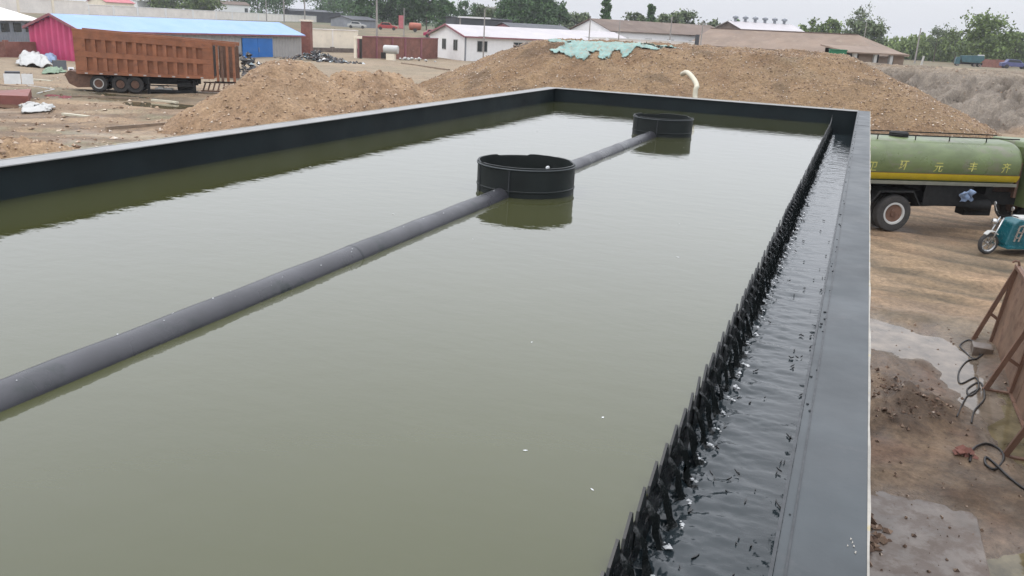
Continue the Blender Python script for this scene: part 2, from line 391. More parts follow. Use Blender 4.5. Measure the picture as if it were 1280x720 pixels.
def terrain(x, y, fine=True):
    d = np.hypot(x, y); az = np.arctan2(x, y)
    z = 0.55 * sstep(55, 115, d)
    left = sstep(AZ_L + .16, AZ_L - .12, az)
    z = z + left * 2.25 * sstep(125, 195, d) + (1 - left) * 0.9 * sstep(120, 300, d)
    z = z + 1.2 * sstep(300, 900, d)
    right = sstep(AZ_R0, AZ_R1, az) * sstep(0.75, 0.5, az)
    terr = np.clip(3.35 - 0.0133 * (d - 70), 0.0, 3.4) * sstep(66, 78, d)
    z = np.where(right > 0, np.maximum(z, z * (1 - right) + right * np.maximum(terr, z * sstep(200, 260, d))), z)
    if fine:
        near = sstep(140, 25, d)
        z = z + near * (0.20 * fbm(x * .22, y * .22, 3, 3) + 0.07 * fbm(x * .9, y * .9, 8, 4))
        z = z + sstep(60, 20, d) * sstep(6, 10, np.abs(y) + np.abs(x)) * 0.04 * np.abs(fbm(x * 2.5, y * 2.5, 12, 3))
        z = z + sstep(160, 60, d) * sstep(30, 60, d) * 0.25 * fbm(x * .1, y * .16, 15, 4) * sstep(AZ_L + .3, AZ_L, az)
        # the yard right of the tank: kept near level, hollows and a dirt heap
        yard = sstep(-1, .3, x) * sstep(7, 4.5, x) * sstep(21, 17, y) * sstep(3, 5, y)
        z = z * (1 - .8 * yard) + .035 * yard + yard * .065 * fbm(x * 1.7, y * 1.7, 26, 5, .58)
        for (a, b, rx, ry, dp) in PUD:
            q = ((x - a) / rx) ** 2 + ((y - b) / ry) ** 2
            z = z - dp * np.exp(-q * q)
        z = z - .055 * sstep(.2, .5, x) * sstep(2.1, 1.8, x) * sstep(9.9, 8.4, y) * sstep(3.5, 4.5, y)
        h = np.hypot((x - 1.15) / .85, (y - 12.4) / 1.15)
        z = z + np.clip(1 - h, 0, 1) ** 1.2 * (.34 + .35 * fbm(x * 3, y * 3, 22, 4))
        h2 = np.hypot((x - 0.75) / .7, (y - 14.0) / 1.0)
        z = z + np.clip(1 - h2, 0, 1) * (.14 + .2 * fbm(x * 3, y * 3, 25, 4))
        for a_, b_ in RUTS:
            dv = b_ - a_; L_ = np.hypot(*dv); dv = dv / L_
            al = (x - a_[0]) * dv[0] + (y - a_[1]) * dv[1]; ac = -(x - a_[0]) * dv[1] + (y - a_[1]) * dv[0] + .5 * np.sin(al * .35) + .3 * np.sin(al * .9)
            on = sstep(-2, 1, al) * sstep(L_ + 2, L_ - 1, al)
            for of in (-.85, .85):
                e_ = (ac - of) / .26; z = z + on * (-.085 * np.exp(-e_ * e_ * 1.4) + .05 * np.exp(-(np.abs(e_) - 1.7) ** 2 * 3)) * (.7 + .8 * vnoise(x * 3, y * 3, 19))
        tr = sstep(17, 19, y) * sstep(32, 27, y) * sstep(-2, 0, x) * sstep(12, 8, x)
        z = z * (1 - .45 * tr) - .06 * tr + .09 * tr * fbm(x * .35 - y * .1, y * 2.2 + x * .5, 28, 3)
    return z
def gz(p): return float(terrain(np.array([p[0]]), np.array([p[1]]))[0])
def lerp3(a, b, t): return np.array(a)[None] * (1 - t[..., None]) + np.array(b)[None] * t[..., None]
def soil_colour(x, y, z):
    d = np.hypot(x, y); az = np.arctan2(x, y)
    n1, n2 = fbm(x * .12, y * .2, 31, 5, .6), fbm(x * .5, y * .9, 36, 5, .6)
    c = lerp3((0.40, 0.295, 0.21), (0.27, 0.19, 0.135), sstep(-.25, .3, n1 + .6 * n2))
    t = sstep(.12, .35, fbm(x * .16 + 40, y * .25, 41, 4, .6) + .25 * n2)[..., None]
    c = c * (1 - t) + np.array((.25, .22, .155)) * t
    lf = sstep(-12, -20, x) * sstep(75, 60, d); c = c * (1 + .28 * lf[..., None])
    st = fbm(x * .11 + y * .06, y * .8 - x * .42, 71, 5, .6); t = (lf * sstep(.02, .28, st) * .85)[..., None]
    c = c * (1 - t) + np.array((.21, .14, .09)) * t
    st2 = fbm(x * .15 - 5, y * .5 - x * .28, 76, 5, .6); t = (lf * sstep(.12, .35, st2) * .7)[..., None]
    c = c * (1 - t) + np.array((.56, .44, .34)) * t
    tq = np.exp(-(((x + 39.5) * .86 + (y - 37.5) * .5) / 8) ** 2 - ((-(x + 39.5) * .5 + (y - 37.5) * .86) / 3.0) ** 2)
    t = (np.clip(tq * 1.2, 0, 1) * (.5 + .5 * sstep(-.2, .2, n2)))[..., None]; c = c * (1 - t) + np.array((.15, .125, .08)) * t
    far = sstep(50, 75, d) * (1 - sstep(115, 130, d)); t = (far * .75)[..., None]
    c = c * (1 - t) + np.array((.44, .36, .28)) * (1 + .25 * n2[..., None]) * t          # dry pale yard
    emb = sstep(118, 135, d); t = (emb * (.35 + .5 * sstep(-.2, .2, n1)))[..., None]
    c = c * (1 - t) + np.array((.20, .19, .12)) * t
    t = sstep(230, 300, d)[..., None]; c = c * (1 - t) + np.array((.17, .18, .10)) * t
    wet = np.maximum(sstep(.1, .4, fbm(x * .3, y * .5, 46, 4)) * .55 * sstep(60, 40, d), lf * sstep(.05, .3, st) * .22)
    brown = sstep(17, 19, y) * sstep(-1, 0, x) * sstep(60, 45, d); t = (brown * .7)[..., None]
    c = c * (1 - t) + (np.array((.31, .21, .14)) * (1 + 1.7 * fbm(x * .35 - y * .1, y * 2.2 + x * .5, 28, 3)[..., None])) * t
    yard = sstep(-1, .3, x) * sstep(7, 4.5, x) * sstep(19, 16, y) * sstep(3, 5, y)
    w2 = yard * sstep(.06, -.05, z + .05 * n2); wet = np.maximum(np.maximum(wet * (1 - .3 * brown), w2 * .85), yard * .75 * sstep(-.25, .2, fbm(x * .9, y * .9, 57, 4)))
    t = yard[..., None] * .8
    dry = lerp3((.30, .21, .15), (.12, .075, .05), sstep(-.3, .3, fbm(x * 1.6, y * 1.6, 50, 5, .65)))
    red = sstep(.05, .35, fbm(x * 1.1 + 9, y * 1.1, 55, 3))[..., None] * .5
    dry = dry * (1 - red) + np.array((.27, .15, .12)) * red
    c = c * (1 - t) + dry * t
    t = (w2 * .6)[..., None]; c = c * (1 - t) + np.array((.27, .23, .20)) * t
    return np.clip(c, .01, .9), wet
th = np.radians(np.concatenate([np.arange(-180, -62, 4.0), np.arange(-62, -1, .22), np.arange(-1, 24, .16), np.arange(24, 180.1, 4.0)]))
rr = np.concatenate([[0.02, 1, 2, 3, 4], np.geomspace(5, 1500, 540)])
TT, RR = np.meshgrid(th, rr)
GX, GY = RR * np.sin(TT), RR * np.cos(TT)
GZ = terrain(GX, GY)
ca, wa = soil_colour(GX, GY, GZ)
struct(link('ground', grid_mesh('ground', GX, GY, GZ, {'albedo': ca, 'wet': wa}), 'soil'))
def puddle(poly, z, material, lab=None):
    mb = MB(); mb.add([(a, b, z) for a, b in poly], [tuple(range(len(poly)))])
    return struct(build('puddle', mb, material))
puddle([(0.1, 12.8), (2.0, 11.9), (2.63, 13.0), (2.63, 17.6), (0.1, 17.6)], -.045, 'puddle')
puddle([(1.6, 10.3), (5.2, 10.3), (5.2, 16.5), (2.631, 16.5), (2.631, 13.0), (2.0, 11.9)], -.046, 'puddle2')
puddle([(1.90, 5.5), (5.2, 5.5), (5.2, 10.29), (1.90, 10.29)], -.05, 'puddle2')
puddle([(LP[0] - 10, LP[1] - 8), (LP[0] + 5, LP[1] - 3), (LP[0] + 5, LP[1] + 3), (LP[0] - 10, LP[1] + 3)], gz(LP) + .05, 'puddle2')
slab = MB().box(.35, 1.92, 4.5, 9.75, -.25, .028)
struct(build('concrete_slab', slab, 'concrete', bevel=.012))

# ------------------------------------------------------------------ settling tank
TX0, TX1, TY0, TY1, ZR, ZW, ZC = -4.0, 0.0, 0.35, 11.42, 4.2, 4.02, 3.905
tank = thing('settling_tank', 'long open dark steel settling tank full of murky water', 'tank', (0, 0, gz((0, 5))))
tz = tank.location.z
def tpart(name, mb, m, parent=None, **k):
    o = build(name, mb, m, parent or tank, **k)
    if (parent or tank) is tank: o.location.z = -tz
    return o
T = 0.008
tpart('side_wall', MB().box(TX0 - T, TX0, TY0, TY1, -.2, ZR - .006), 'tank')
tpart('side_wall', MB().box(TX1, TX1 + T, TY0, TY1, -.2, ZR - .006), 'tank')
tpart('end_wall', MB().box(TX0 - T, TX1 + T, TY1, TY1 + T, -.2, ZR - .006), 'tank')
tpart('end_wall', MB().box(TX0 - T, TX1 + T, TY0 - T, TY0, -.2, ZR - .006), 'tank')
FW = .125
def edge_strip(mb, x0, x1, y0, y1, z0, z1, along, jit, seed):
    r = random.Random(seed); n = 90; v, f = [], []
    for i in range(n + 1):
        t = i / n; w = jit * (r.random() - .5)
        for (a, z) in ((0, z0), (1, z0), (1, z1), (0, z1)):
            if along == 'y': v.append((x0 + (x1 - x0) * a + w * (a if x1 > 0 else 1 - a), y0 + (y1 - y0) * t, z))
            else: v.append((x0 + (x1 - x0) * t, y0 + (y1 - y0) * a + w * a, z))
    for i in range(n):
        for k in range(4): f.append((i * 4 + k, i * 4 + (k + 1) % 4, i * 4 + 4 + (k + 1) % 4, i * 4 + 4 + k))
    f += [(0, 1, 2, 3), tuple(n * 4 + k for k in (3, 2, 1, 0))]
    return mb.add(v, f)
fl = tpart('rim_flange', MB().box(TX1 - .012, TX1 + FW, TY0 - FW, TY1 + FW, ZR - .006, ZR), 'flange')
fl2 = tpart('rim_flange', MB().box(TX0 - FW, TX0 + .03, TY0 - FW, TY1 + FW, ZR - .006, ZR), 'sheenflange')
fl3 = tpart('rim_flange', MB().box(TX0 + .031, TX1 - .013, TY1 - .02, TY1 + FW, ZR - .006, ZR), 'sheenflange')
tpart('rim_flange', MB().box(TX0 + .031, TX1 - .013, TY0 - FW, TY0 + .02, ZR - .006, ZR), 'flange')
build('bare_edge', edge_strip(MB(), TX1 + FW, TX1 + FW + .005, TY0 - FW, TY1 + FW, ZR - .012, ZR + .0015, 'y', .003, 1), 'rim', fl)
build('bare_edge', edge_strip(MB(), TX0 - FW - .012, TX0 - FW, TY0 - FW, TY1 + FW, ZR - .012, ZR + .003, 'y', .006, 2), 'rim', fl2)
build('bare_edge', edge_strip(MB(), TX0, TX1, TY1 + FW, TY1 + FW + .03, ZR - .012, ZR + .004, 'x', .01, 3), 'rim', fl3)
# stiffening lip with weld blobs along the inner edge of the channel side
build('lip', MB().bar((TX1 - .016, TY0, ZR - .012), (TX1 - .016, TY1, ZR - .012), .006, .03), 'weld', fl)
wb = MB(); r = random.Random(5); y = .6
seam = MB().box(TX1 + .004, TX1 + .0075, TY0, TY1, ZR, ZR + .0025)
build('weld_seam', seam, 'weld', fl)
while y < 11.3:
    s_ = .002 + .003 * r.random()
    wb.lathe([(0.0005, -s_ * .5), (s_, 0), (s_ * .7, s_ * .6), (.0005, s_ * .8)], (TX1 - .008 + .012 * r.random(), y, ZR + .001), 'z', 7)
    y += .03 + .5 * r.random() ** 2
stuff(build('weld_beads', wb, 'weld', fl, smooth=True))
joint = MB().box(TX1 - .01, TX1 + FW - .002, 9.42, 9.432, ZR, ZR + .002)
build('butt_weld', joint, 'weld', fl)
ch = MB(); r = random.Random(9)           # chipped spots of bare metal on the flange
for x, y in ((.102, 1.36), (.095, 1.345), (.107, 1.33), (.104, 1.35), (.099, 1.37)):
    n = 9; pol = []
    for k in range(n):
        a = 6.283 * k / n; q = .0007 + .0030 * r.random() ** 2; pol.append((x + q * math.cos(a) * .7, y + q * 2.4 * math.sin(a)))
    ch.prism(pol, ZR + .0005, ZR + .0012)
stuff(build('paint_chips', ch, 'rim', fl))
# water
wm = MB().add([(TX0, TY0, ZW), (-.303, TY0, ZW), (-.303, TY1, ZW), (TX0, TY1, ZW)], [(0, 1, 2, 3)])
struct(build('settling_water', wm, 'water'))
nx, ny = 60, 1400
CX, CY = np.meshgrid(np.linspace(-.297, 0.0, nx), np.linspace(TY0, TY1, ny))
near = np.exp(-(CX + .2) ** 2 / .012)
churn = np.exp(-((CX + .285) / .05) ** 2)
calm = 1 - .7 * sstep(1.5, 5.5, CY)
CZ = ZC + calm * .008 * fbm(CX * 8, CY * 15, 2, 4, .6) * (.5 + near) + calm * .0022 * near * np.sin(CY * 2 * math.pi / .11 + 3 * fbm(CX * 6, CY * 6, 4, 2)) + .030 * churn * fbm(CX * 45, CY * 38, 20, 3, .6)
struct(link('channel_water', grid_mesh('channel_water', CX, CY, CZ), 'channel'))
# V-notched overflow weir
PT = .11
weir = tpart('weir_plate', MB().box(-.303, -.297, TY0, TY1, 3.45, 3.955), 'tooth')
for e in (0,):
    tpart('weir_end_bracket', MB().bar((-.3, TY1 - .35, 3.98), (-.3, TY1 - .02, 4.12), .008, .03), 'tooth', weir)
tm = []
for k in range(9):
    r = random.Random(k); a = .002 * (r.random() - .5)
    pol = [(-.0535, 3.955), (.0535, 3.955), (.051, 4.0), (.026 + a, 4.058 + .008 * r.random()), (.016 + a + .006 * r.random(), 4.068 + .006 * r.random()), (-.026 - .006 * r.random(), 4.036), (-.047, 4.0)]
    tm.append(MB().prism(pol, -.0032, .0032, (1, 2, 0)).mesh('tooth'))
nt_ = int((TY1 - TY0 - .25) / PT)
TOOTH_Y = [1.475 + PT * (k - 10) for k in range(nt_)]
for k, y in enumerate(TOOTH_Y):
    if y < TY0 + .06 or y > TY1 - .1: continue
    o = link('tooth', tm[(k * 7 + k // 5) % 9], 'tooth', weir)
    o.location = (-.3, y, 0); o.rotation_euler = (random.uniform(-.0008, .0008), random.uniform(-.0006, .0006), random.uniform(-.06, .06))
sp = MB(); fo_p, fo_s = [], []; r = random.Random(3)
for y in TOOTH_Y:
    yn = y + PT / 2
    if yn > TY1 - .1 or yn < TY0 + .06: continue
    prof = [(-.33, 4.0195), (-.30, 4.012), (-.290, 4.002), (-.280, 3.978), (-.273, 3.948), (-.267, 3.918), (-.256, 3.898), (-.236, 3.892)]
    wd = [.012, .012, .015, .014, .016, .020, .028, .03]
    v, f = [], []; n = 6; j = .006 * (r.random() - .5)
    for i, ((x, z), w) in enumerate(zip(prof, wd)):
        for m in range(n):
            t = m / (n - 1) * 2 - 1
            v.append((x + .008 * (1 - t * t) * (i > 2) + .014 * (r.random() - .5) * (i > 2), yn + t * w * r.uniform(.6, 1.3) + j, z + .006 * (1 - t * t) * (i > 1) + .010 * (r.random() - .5) * (i > 2)))
    for i in range(len(prof) - 1):
        for m in range(n - 1): f.append((i * n + m, i * n + m + 1, i * n + n + m + 1, i * n + n + m))
    sp.add(v, f)
    cx_, cy_ = -.262 + .02 * r.random(), yn - .006 + .02 * (r.random() - .5)
    for q in range(r.randint(4, 10)):
        a_ = r.random(); fo_p.append((cx_ + .022 * a_ + .006 * r.random(), cy_ - .010 * a_ + .008 * (r.random() - .5), 3.912 + .016 * (1 - a_) * r.random())); fo_s.append(.0018 + .0062 * r.random() ** 2)
stuff(tag(build('weir_overflow', sp, 'spill', smooth=True), 'water spilling through the weir notches into the side channel', 'water'))
stuff(tag(link('foam', lumps('foam', np.array(fo_p), np.array(fo_s), 4), 'foam'), 'white foam and modelled glints where water drops behind the weir teeth', 'foam'))  # white lumps serve as foam and also imitate bright glints on the spill
fp = np.array([(-.03 - .2 * random.random() ** 1.5, 1.2 + 4.5 * random.random() ** 1.3, ZC + .004) for _ in range(70)])
mb = MB(); r = random.Random(11)
for (x, y, z) in fp:
    for _ in range(r.randint(1, 2)):
        a, l, w = r.uniform(1.1, 2.3), r.uniform(.004, .016), r.uniform(.0012, .0026)
        x2, y2 = x + r.uniform(-.01, .01), y + r.uniform(-.015, .015)
        dx, dy = math.cos(a), math.sin(a)
        mb.prism([(x2 - dx * l - dy * w * .3, y2 - dy * l), (x2 + dy * w, y2 - dx * w), (x2 + dx * l, y2 + dy * l), (x2 - dy * w, y2 + dx * w)], z, z + .004)
stuff(tag(build('reflection_slivers', mb, 'tooth'), 'small black flakes standing in for dark reflections in the side channel', 'slivers'))  # black slivers modelled in place of dark wall reflections on the ripples
fk = MB(); r = random.Random(8)
for (x, y) in [(-.42, 1.62), (-.62, 1.72)] + [(-3.6 + 3.1 * r.random(), 1.2 + 7 * r.random() ** 1.4) for _ in range(26)]:
    a = r.random() * 3; l, w = .004 + .008 * r.random() ** 2, .0015 + .002 * r.random()
    fk.prism([(x + math.cos(a + q) * (l if k % 2 == 0 else w), y + math.sin(a + q) * (l if k % 2 == 0 else w)) for k, q in enumerate((0, 1.57, 3.14, 4.71))], ZW, ZW + .0015)
stuff(tag(build('floating_specks', fk, 'foam'), 'few pale specks floating on the murky tank water', 'specks'))
# feed wells
def well(cx, cy, rad, label, seed):
    t = thing('feed_well', label, 'well', (cx, cy, 0), 0, 'round wells standing in the tank')
    r = random.Random(seed); n = 64; v, f = [], []
    tops = []
    for k in range(n):
        a = k / n
        z = ZR + .002
        if .30 < a < .42: z -= .012
        if .055 < a < .11: z -= .008
        if .60 < a < .64: z -= .006
        tops.append(z + .002 * (r.random() - .5))
    rings = [(rad, 3.3), (rad, 4.05), (rad + .004, 4.053), (rad + .004, 4.06), (rad, 4.063), (rad, None), (rad - .012, None), (rad - .012, 3.3)]
    for q, z in rings:
        for k in range(n):
            a = 2 * math.pi * k / n; v.append((q * math.cos(a), q * math.sin(a), tops[k] if z is None else z))
    for i in range(len(rings) - 1):
        for k in range(n): f.append((i * n + k, i * n + (k + 1) % n, i * n + n + (k + 1) % n, i * n + n + k))
    build('shell', MB().add(v, f), 'well', t, smooth=35)
    m2 = MB()
    for a in (3.9, 4.75, 1.2): m2.bar((rad * math.cos(a) * 1.006, rad * math.sin(a) * 1.006, 3.6), (rad * math.cos(a) * 1.006, rad * math.sin(a) * 1.006, ZR - .012), .008, .008)
    build('weld_seam', m2, 'weld', t)
    bm_ = MB().lathe([(rad + .001, 4.183), (rad + .006, 4.185), (rad + .006, 4.191), (rad + .001, 4.193)], n=64, caps=False)
    build('rim_band', bm_, 'flange', t, smooth=True)
    build('inner_water', MB().add([(.985 * rad * math.cos(6.283 * k / 40), .985 * rad * math.sin(6.283 * k / 40), 4.0215) for k in range(40)], [tuple(range(40))]), 'water', t)
    b = build('bolt', MB().lathe([(.012, 0), (.012, .018), (.006, .022)], (0, 0, 0), 'y', 8), 'foam', t); b.location = (.05, rad - .035, 4.13); b.rotation_euler = (0, 0, math.pi)
    return t
well(-1.87, 4.90, .305, 'nearer round black steel well standing in the water', 1)
well(-1.83, 8.62, .30, 'farther round black steel well close to the end wall', 2)
def pipe(y0, y1, x0, x1, label, open_end):
    t = thing('feed_pipe', label, 'pipe', (x0, y0, 0), 0, 'feed pipe running between the wells')
    n = 40; pts = []
    for i in range(n + 1):
        u = i / n; pts.append((u * (x1 - x0), u * (y1 - y0), 4.01 + .0015 * math.sin(i * 1.3)))
    build('barrel', MB().tube(pts, .06, 28), 'pipe', t, smooth=50)
    m = MB()
    for u in ((.615, .6175),):
        a, b = [Vector((q * (x1 - x0), q * (y1 - y0), 4.01)) for q in u]; m.tube([a, b], .0612, 28)
    build('weld_ring', m, 'weld', t, smooth=50)
    r = random.Random(int(y0 * 10)); dm = MB()
    for _ in range(36):
        y = r.random() ** 1.5 * (y1 - y0); a = r.uniform(.6, 2.4); q = .0012 + .0026 * r.random() ** 2
        dm.lathe([(q, 0), (q * .7, q * .5), (.0002, q * .7)], ((y / (y1 - y0)) * (x1 - x0) + .06 * math.cos(a), y, 4.01 + .06 * math.sin(a)), 'z', 6)
    stuff(build('droplets', dm, 'foam', t, smooth=True))
pipe(TY0 + .01, 4.62, -1.925, -1.915, 'dark feed pipe lying half sunk, from the foreground to nearer well', 0)
pipe(5.18, 8.35, -1.91, -1.875, 'dark feed pipe between the nearer and the farther well', 0)

# ------------------------------------------------------------------ heaps
def heap(name, label, cat, segs, x0, x1, y0, y1, step, material, colour, rough, seed, groupn=None, stones=0, ssize=(.05, .1), smat='stone', extra=None):
    """segs: (ax, ay, bx, by, height, flat radius, slope)"""
    X, Y = np.meshgrid(np.arange(x0, x1, step), np.arange(y0, y1, step))
    def hf(X, Y):
        wob = .9 * fbm(X * .22, Y * .22, seed, 3)
        out = np.full(X.shape, -9.0)
        for (ax, ay, bx, by, h, fr, sl) in segs:
            dx, dy = bx - ax, by - ay; L = dx * dx + dy * dy + 1e-9
            t = np.clip(((X - ax) * dx + (Y - ay) * dy) / L, 0, 1)
            d = np.hypot(X - ax - t * dx, Y - ay - t * dy) + wob
            e = h - sl * np.maximum(d - fr, 0) - .02 * np.minimum(d, fr) ** 2
            out = np.maximum(out, e)
        if extra: out = extra(X, Y, out)
        return out + rough * fbm(X * 1.2, Y * 1.2, seed + 5, 6, .68) + .4 * rough * fbm(X * .4, Y * .4, seed + 9, 3)
    Z = hf(X, Y); T_ = terrain(X, Y)
    Z2 = np.where(Z < T_ - .25, T_ - .25, Z)
    C, W = colour(X, Y, Z)
    o = link(name, grid_mesh(name, X, Y, Z2, {'albedo': C, 'wet': W}), material)
    tag(o, label, cat, groupn)
    if stones:
        r = np.random.RandomState(seed); k = stones * 3
        px, py = r.uniform(x0, x1, k), r.uniform(y0, y1, k); z = hf(px, py); ok = z > terrain(px, py) + .02
        px, py, z = px[ok][:stones], py[ok][:stones], z[ok][:stones]
        s = ssize[0] + (ssize[1] - ssize[0]) * r.rand(len(px)) ** 3
        stuff(link('loose_stones', lumps('loose_stones', np.stack([px, py, z + s * .15], -1), s, seed), smat, o))
    return o, hf
A, B = P(705, 63), P(1042, 60); A2, B2 = P(720, 70), P(1010, 72)
def gcol(X, Y, Z):
    t = sstep(-.3, .3, fbm(X * .35, Y * .35, 3, 5, .65)); c = lerp3((.43, .32, .225), (.335, .235, .16), t)
    g = sstep(.15, .4, fbm(X * .2 + 3, Y * .3, 9, 4)) * sstep(2.4, 3.6, Z); c = c * (1 - .6 * g[..., None]) + np.array((.36, .32, .26)) * .6 * g[..., None]
    dk = sstep(.25, .45, fbm(X * .5, Y * .5, 14, 4)); c = c * (1 - .35 * dk[..., None])
    return c, np.zeros_like(X)
M_ = P(860, 58)
gravel, gravel_h = heap('gravel_pile', 'huge brown gravel heap rising behind the end of the tank', 'gravel pile',
    [(A[0], A[1], B[0], B[1], 4.05, 2.0, .47), (A2[0], A2[1], B2[0], B2[1], 4.2, 3.0, .4)], -42, 14, 36, 82, .2, 'gravel', gcol, .22, 11, None, 42000, (.02, .085))
def scol(X, Y, Z):
    t = sstep(-.3, .3, fbm(X * .4, Y * .4, 23, 5, .65)); c = lerp3((.44, .325, .23), (.32, .225, .155), t)
    return c, np.zeros_like(X)
def gully(X, Y, Z):
    g = fbm(X * .45, Y * .3, 63, 3, .5); g2 = fbm(X * .9 + 7, Y * .7, 68, 3, .5)
    return Z - .30 * np.exp(-(g / .045) ** 2) * sstep(.2, .8, Z) - .14 * np.exp(-(g2 / .05) ** 2)
def seg(px1, y1, px2, y2, d1, d2, fr, sl):
    a, b = P(px1, d1), P(px2, d2); return (a[0], a[1], b[0], b[1], .5 * (Zat(px1, y1, d1) + Zat(px2, y2, d2)), fr, sl)
sandA, _ = heap('sand_pile', 'tall tan sand pile in front of the blue-roofed shed', 'sand pile',
    [seg(345, 78, 365, 78, 42, 43, .7, .72), seg(318, 98, 338, 95, 40, 41, .5, .68), seg(385, 98, 400, 106, 43, 43, .4, .55)], -44, -14, 24, 52, .14, 'sand', scol, .2, 31, 'sand piles beyond the left wall', 8000, (.015, .085), 'stone', gully)
sandB, _ = heap('sand_pile', 'lower lumpy tan sand pile between tall pile and gravel heap', 'sand pile',
    [seg(440, 90, 475, 93, 45, 46, .7, .6), seg(470, 105, 520, 116, 43, 45, .5, .5), seg(410, 115, 440, 112, 41, 42, .5, .5)], -38, -13, 28, 58, .14, 'sand', scol, .3, 37, 'sand piles beyond the left wall', 8000, (.015, .085), 'stone', gully)
sandC, _ = heap('sand_pile', 'small pale sand heap at far left, nearest the tank wall', 'sand pile',
    [seg(-10, 176, 15, 178, 27, 27, .4, .4)], -32, -18, 12, 26, .1, 'sand', scol, .3, 43, 'sand piles beyond the left wall', 2500, (.015, .11))
A, B = P(1075, 74), P(1330, 74); A2, B2 = P(1080, 82), P(1340, 82)
def bcol(X, Y, Z):
    t = sstep(-.3, .3, fbm(X * .5 + Y * .3, Y * .35, 53, 5, .65)); c = lerp3((.37, .325, .29), (.24, .205, .18), t)
    o = sstep(.1, .35, fbm(X * .12, Y * .12, 58, 3) + .9 * sstep(1.6, .3, Z) * sstep(5, 13, X))[..., None] * .7
    c = c * (1 - o) + np.array((.40, .275, .18)) * o
    w = sstep(3.0, 3.5, Z)[..., None] * .6; c = c * (1 - w) + np.array((.42, .345, .27)) * w
    return c, np.zeros_like(X)
def erode(X, Y, Z):
    u = X * .55 - Y * .25; v = X * .25 + Y * .55
    rg = 1 - np.abs(fbm(u * 1.0, v * .30, 61, 5, .6)) * 3.6
    rg2 = 1 - np.abs(fbm(u * 2.8, v * .7, 66, 4, .6)) * 3.4
    m = sstep(-.2, .8, Z) * sstep(3.9, 3.0, Z)
    u2, v2 = X * .7 - Y * .55, X * .55 + Y * .7
    cv = np.exp(-(fbm(u2 * .75, v2 * .16, 81, 4, .6) / .05) ** 2); cv2 = np.exp(-(fbm(u2 * 1.9, v2 * .4, 86, 3, .6) / .07) ** 2)
    return Z + m * (.34 * rg + .18 * rg2 - .3 - .5 * cv - .2 * cv2)
bank, _ = heap('sand_bank', 'eroded grey sand bank at the right behind the tanker', 'sand bank',
    [(A[0], A[1], B[0], B[1], 3.45, 3.0, .36), (A2[0], A2[1], B2[0], B2[1], 3.35, 6.5, .34)], -2, 44, 42, 86, .15, 'banksand', bcol, .16, 47, None, 2500, (.02, .08), 'stone', erode)
# teal debris net over the heap's lip
def net_at(px0, px1):
    n, m = 110, 60; X = np.zeros((n, m)); Y = X.copy()
    for i in range(n):
        u = i / (n - 1); px = px0 + (px1 - px0) * u
        lo = 59.2 - 2.0 * math.exp(-((u - .45) / .40) ** 2) + 2.4 * max(0, .18 - u) * 5 + 2.0 * max(0, u - .66) - .35 * math.sin(u * 9) - .25 * math.sin(u * 31)
        hi = 66.5 + .6 * math.sin(u * 7 + 1) - 2 * max(0, u - .6)
        for j in range(m):
            w = j / (m - 1); X[i, j], Y[i, j] = P(px + 2 * math.sin(w * 5 + u * 4), lo + (hi - lo) * w)
    Z = gravel_h(X, Y) + .05 + .22 * np.abs(fbm(X * .7, Y * .5, 5, 4, .6)) + .08 * np.abs(fbm(X * 2.4, Y * 2.4, 8, 2))
    return X, Y, Z
X, Y, Z = net_at(678, 852)
me = grid_mesh('debris_net', X, Y, Z)
bm = bmesh.new(); bm.from_mesh(me)
bm.faces.ensure_lookup_table()
def frayed(f):
    i, j = divmod(f.index, 59); e = min(i / 109, 1 - i / 109) * 2.2, min(j / 59, 1)
    c = f.calc_center_median(); return min(e) < .10 + .16 * (vnoise(np.array([c.x * 1.6]), np.array([c.y * 1.6]), 9)[0] + .3 * vnoise(np.array([c.x * 5.]), np.array([c.y * 5.]), 12)[0])
kill = [f for f in bm.faces if frayed(f) or vnoise(np.array([f.calc_center_median().x * .7]), np.array([f.calc_center_median().y * 1.1]), 3)[0] > .24]
bmesh.ops.delete(bm, geom=kill, context='FACES'); bm.to_mesh(me); bm.free()
net = link('debris_net', me, 'net'); tag(net, 'crumpled teal debris net draped over top of the gravel heap', 'net')
so = net.modifiers.new('solid', 'SOLIDIFY'); so.thickness = .012
def lump_object(name, label, cat, c, sx, sy, sz, material, seed, k=40, s=(.1, .2), group=None):
    r = np.random.RandomState(seed); p = r.normal(0, .45, (k, 2)); h = np.clip(1 - np.hypot(p[:, 0], p[:, 1]), 0, 1) * r.rand(k)
    pts = np.stack([c[0] + p[:, 0] * sx, c[1] + p[:, 1] * sy, c[2] + h * sz], -1)
    o = link(name, lumps(name, pts, r.uniform(s[0], s[1], k), seed), material)
    return tag(o, label, cat, group)
q = P(664, 64); lump_object('soil_clump', 'dark lump of soil on crest left of teal net', 'soil clump', (q[0], q[1], float(gravel_h(np.array([q[0]]), np.array([q[1]]))[0])), .9, .5, .35, 'darkstone', 3, 60, (.1, .22))
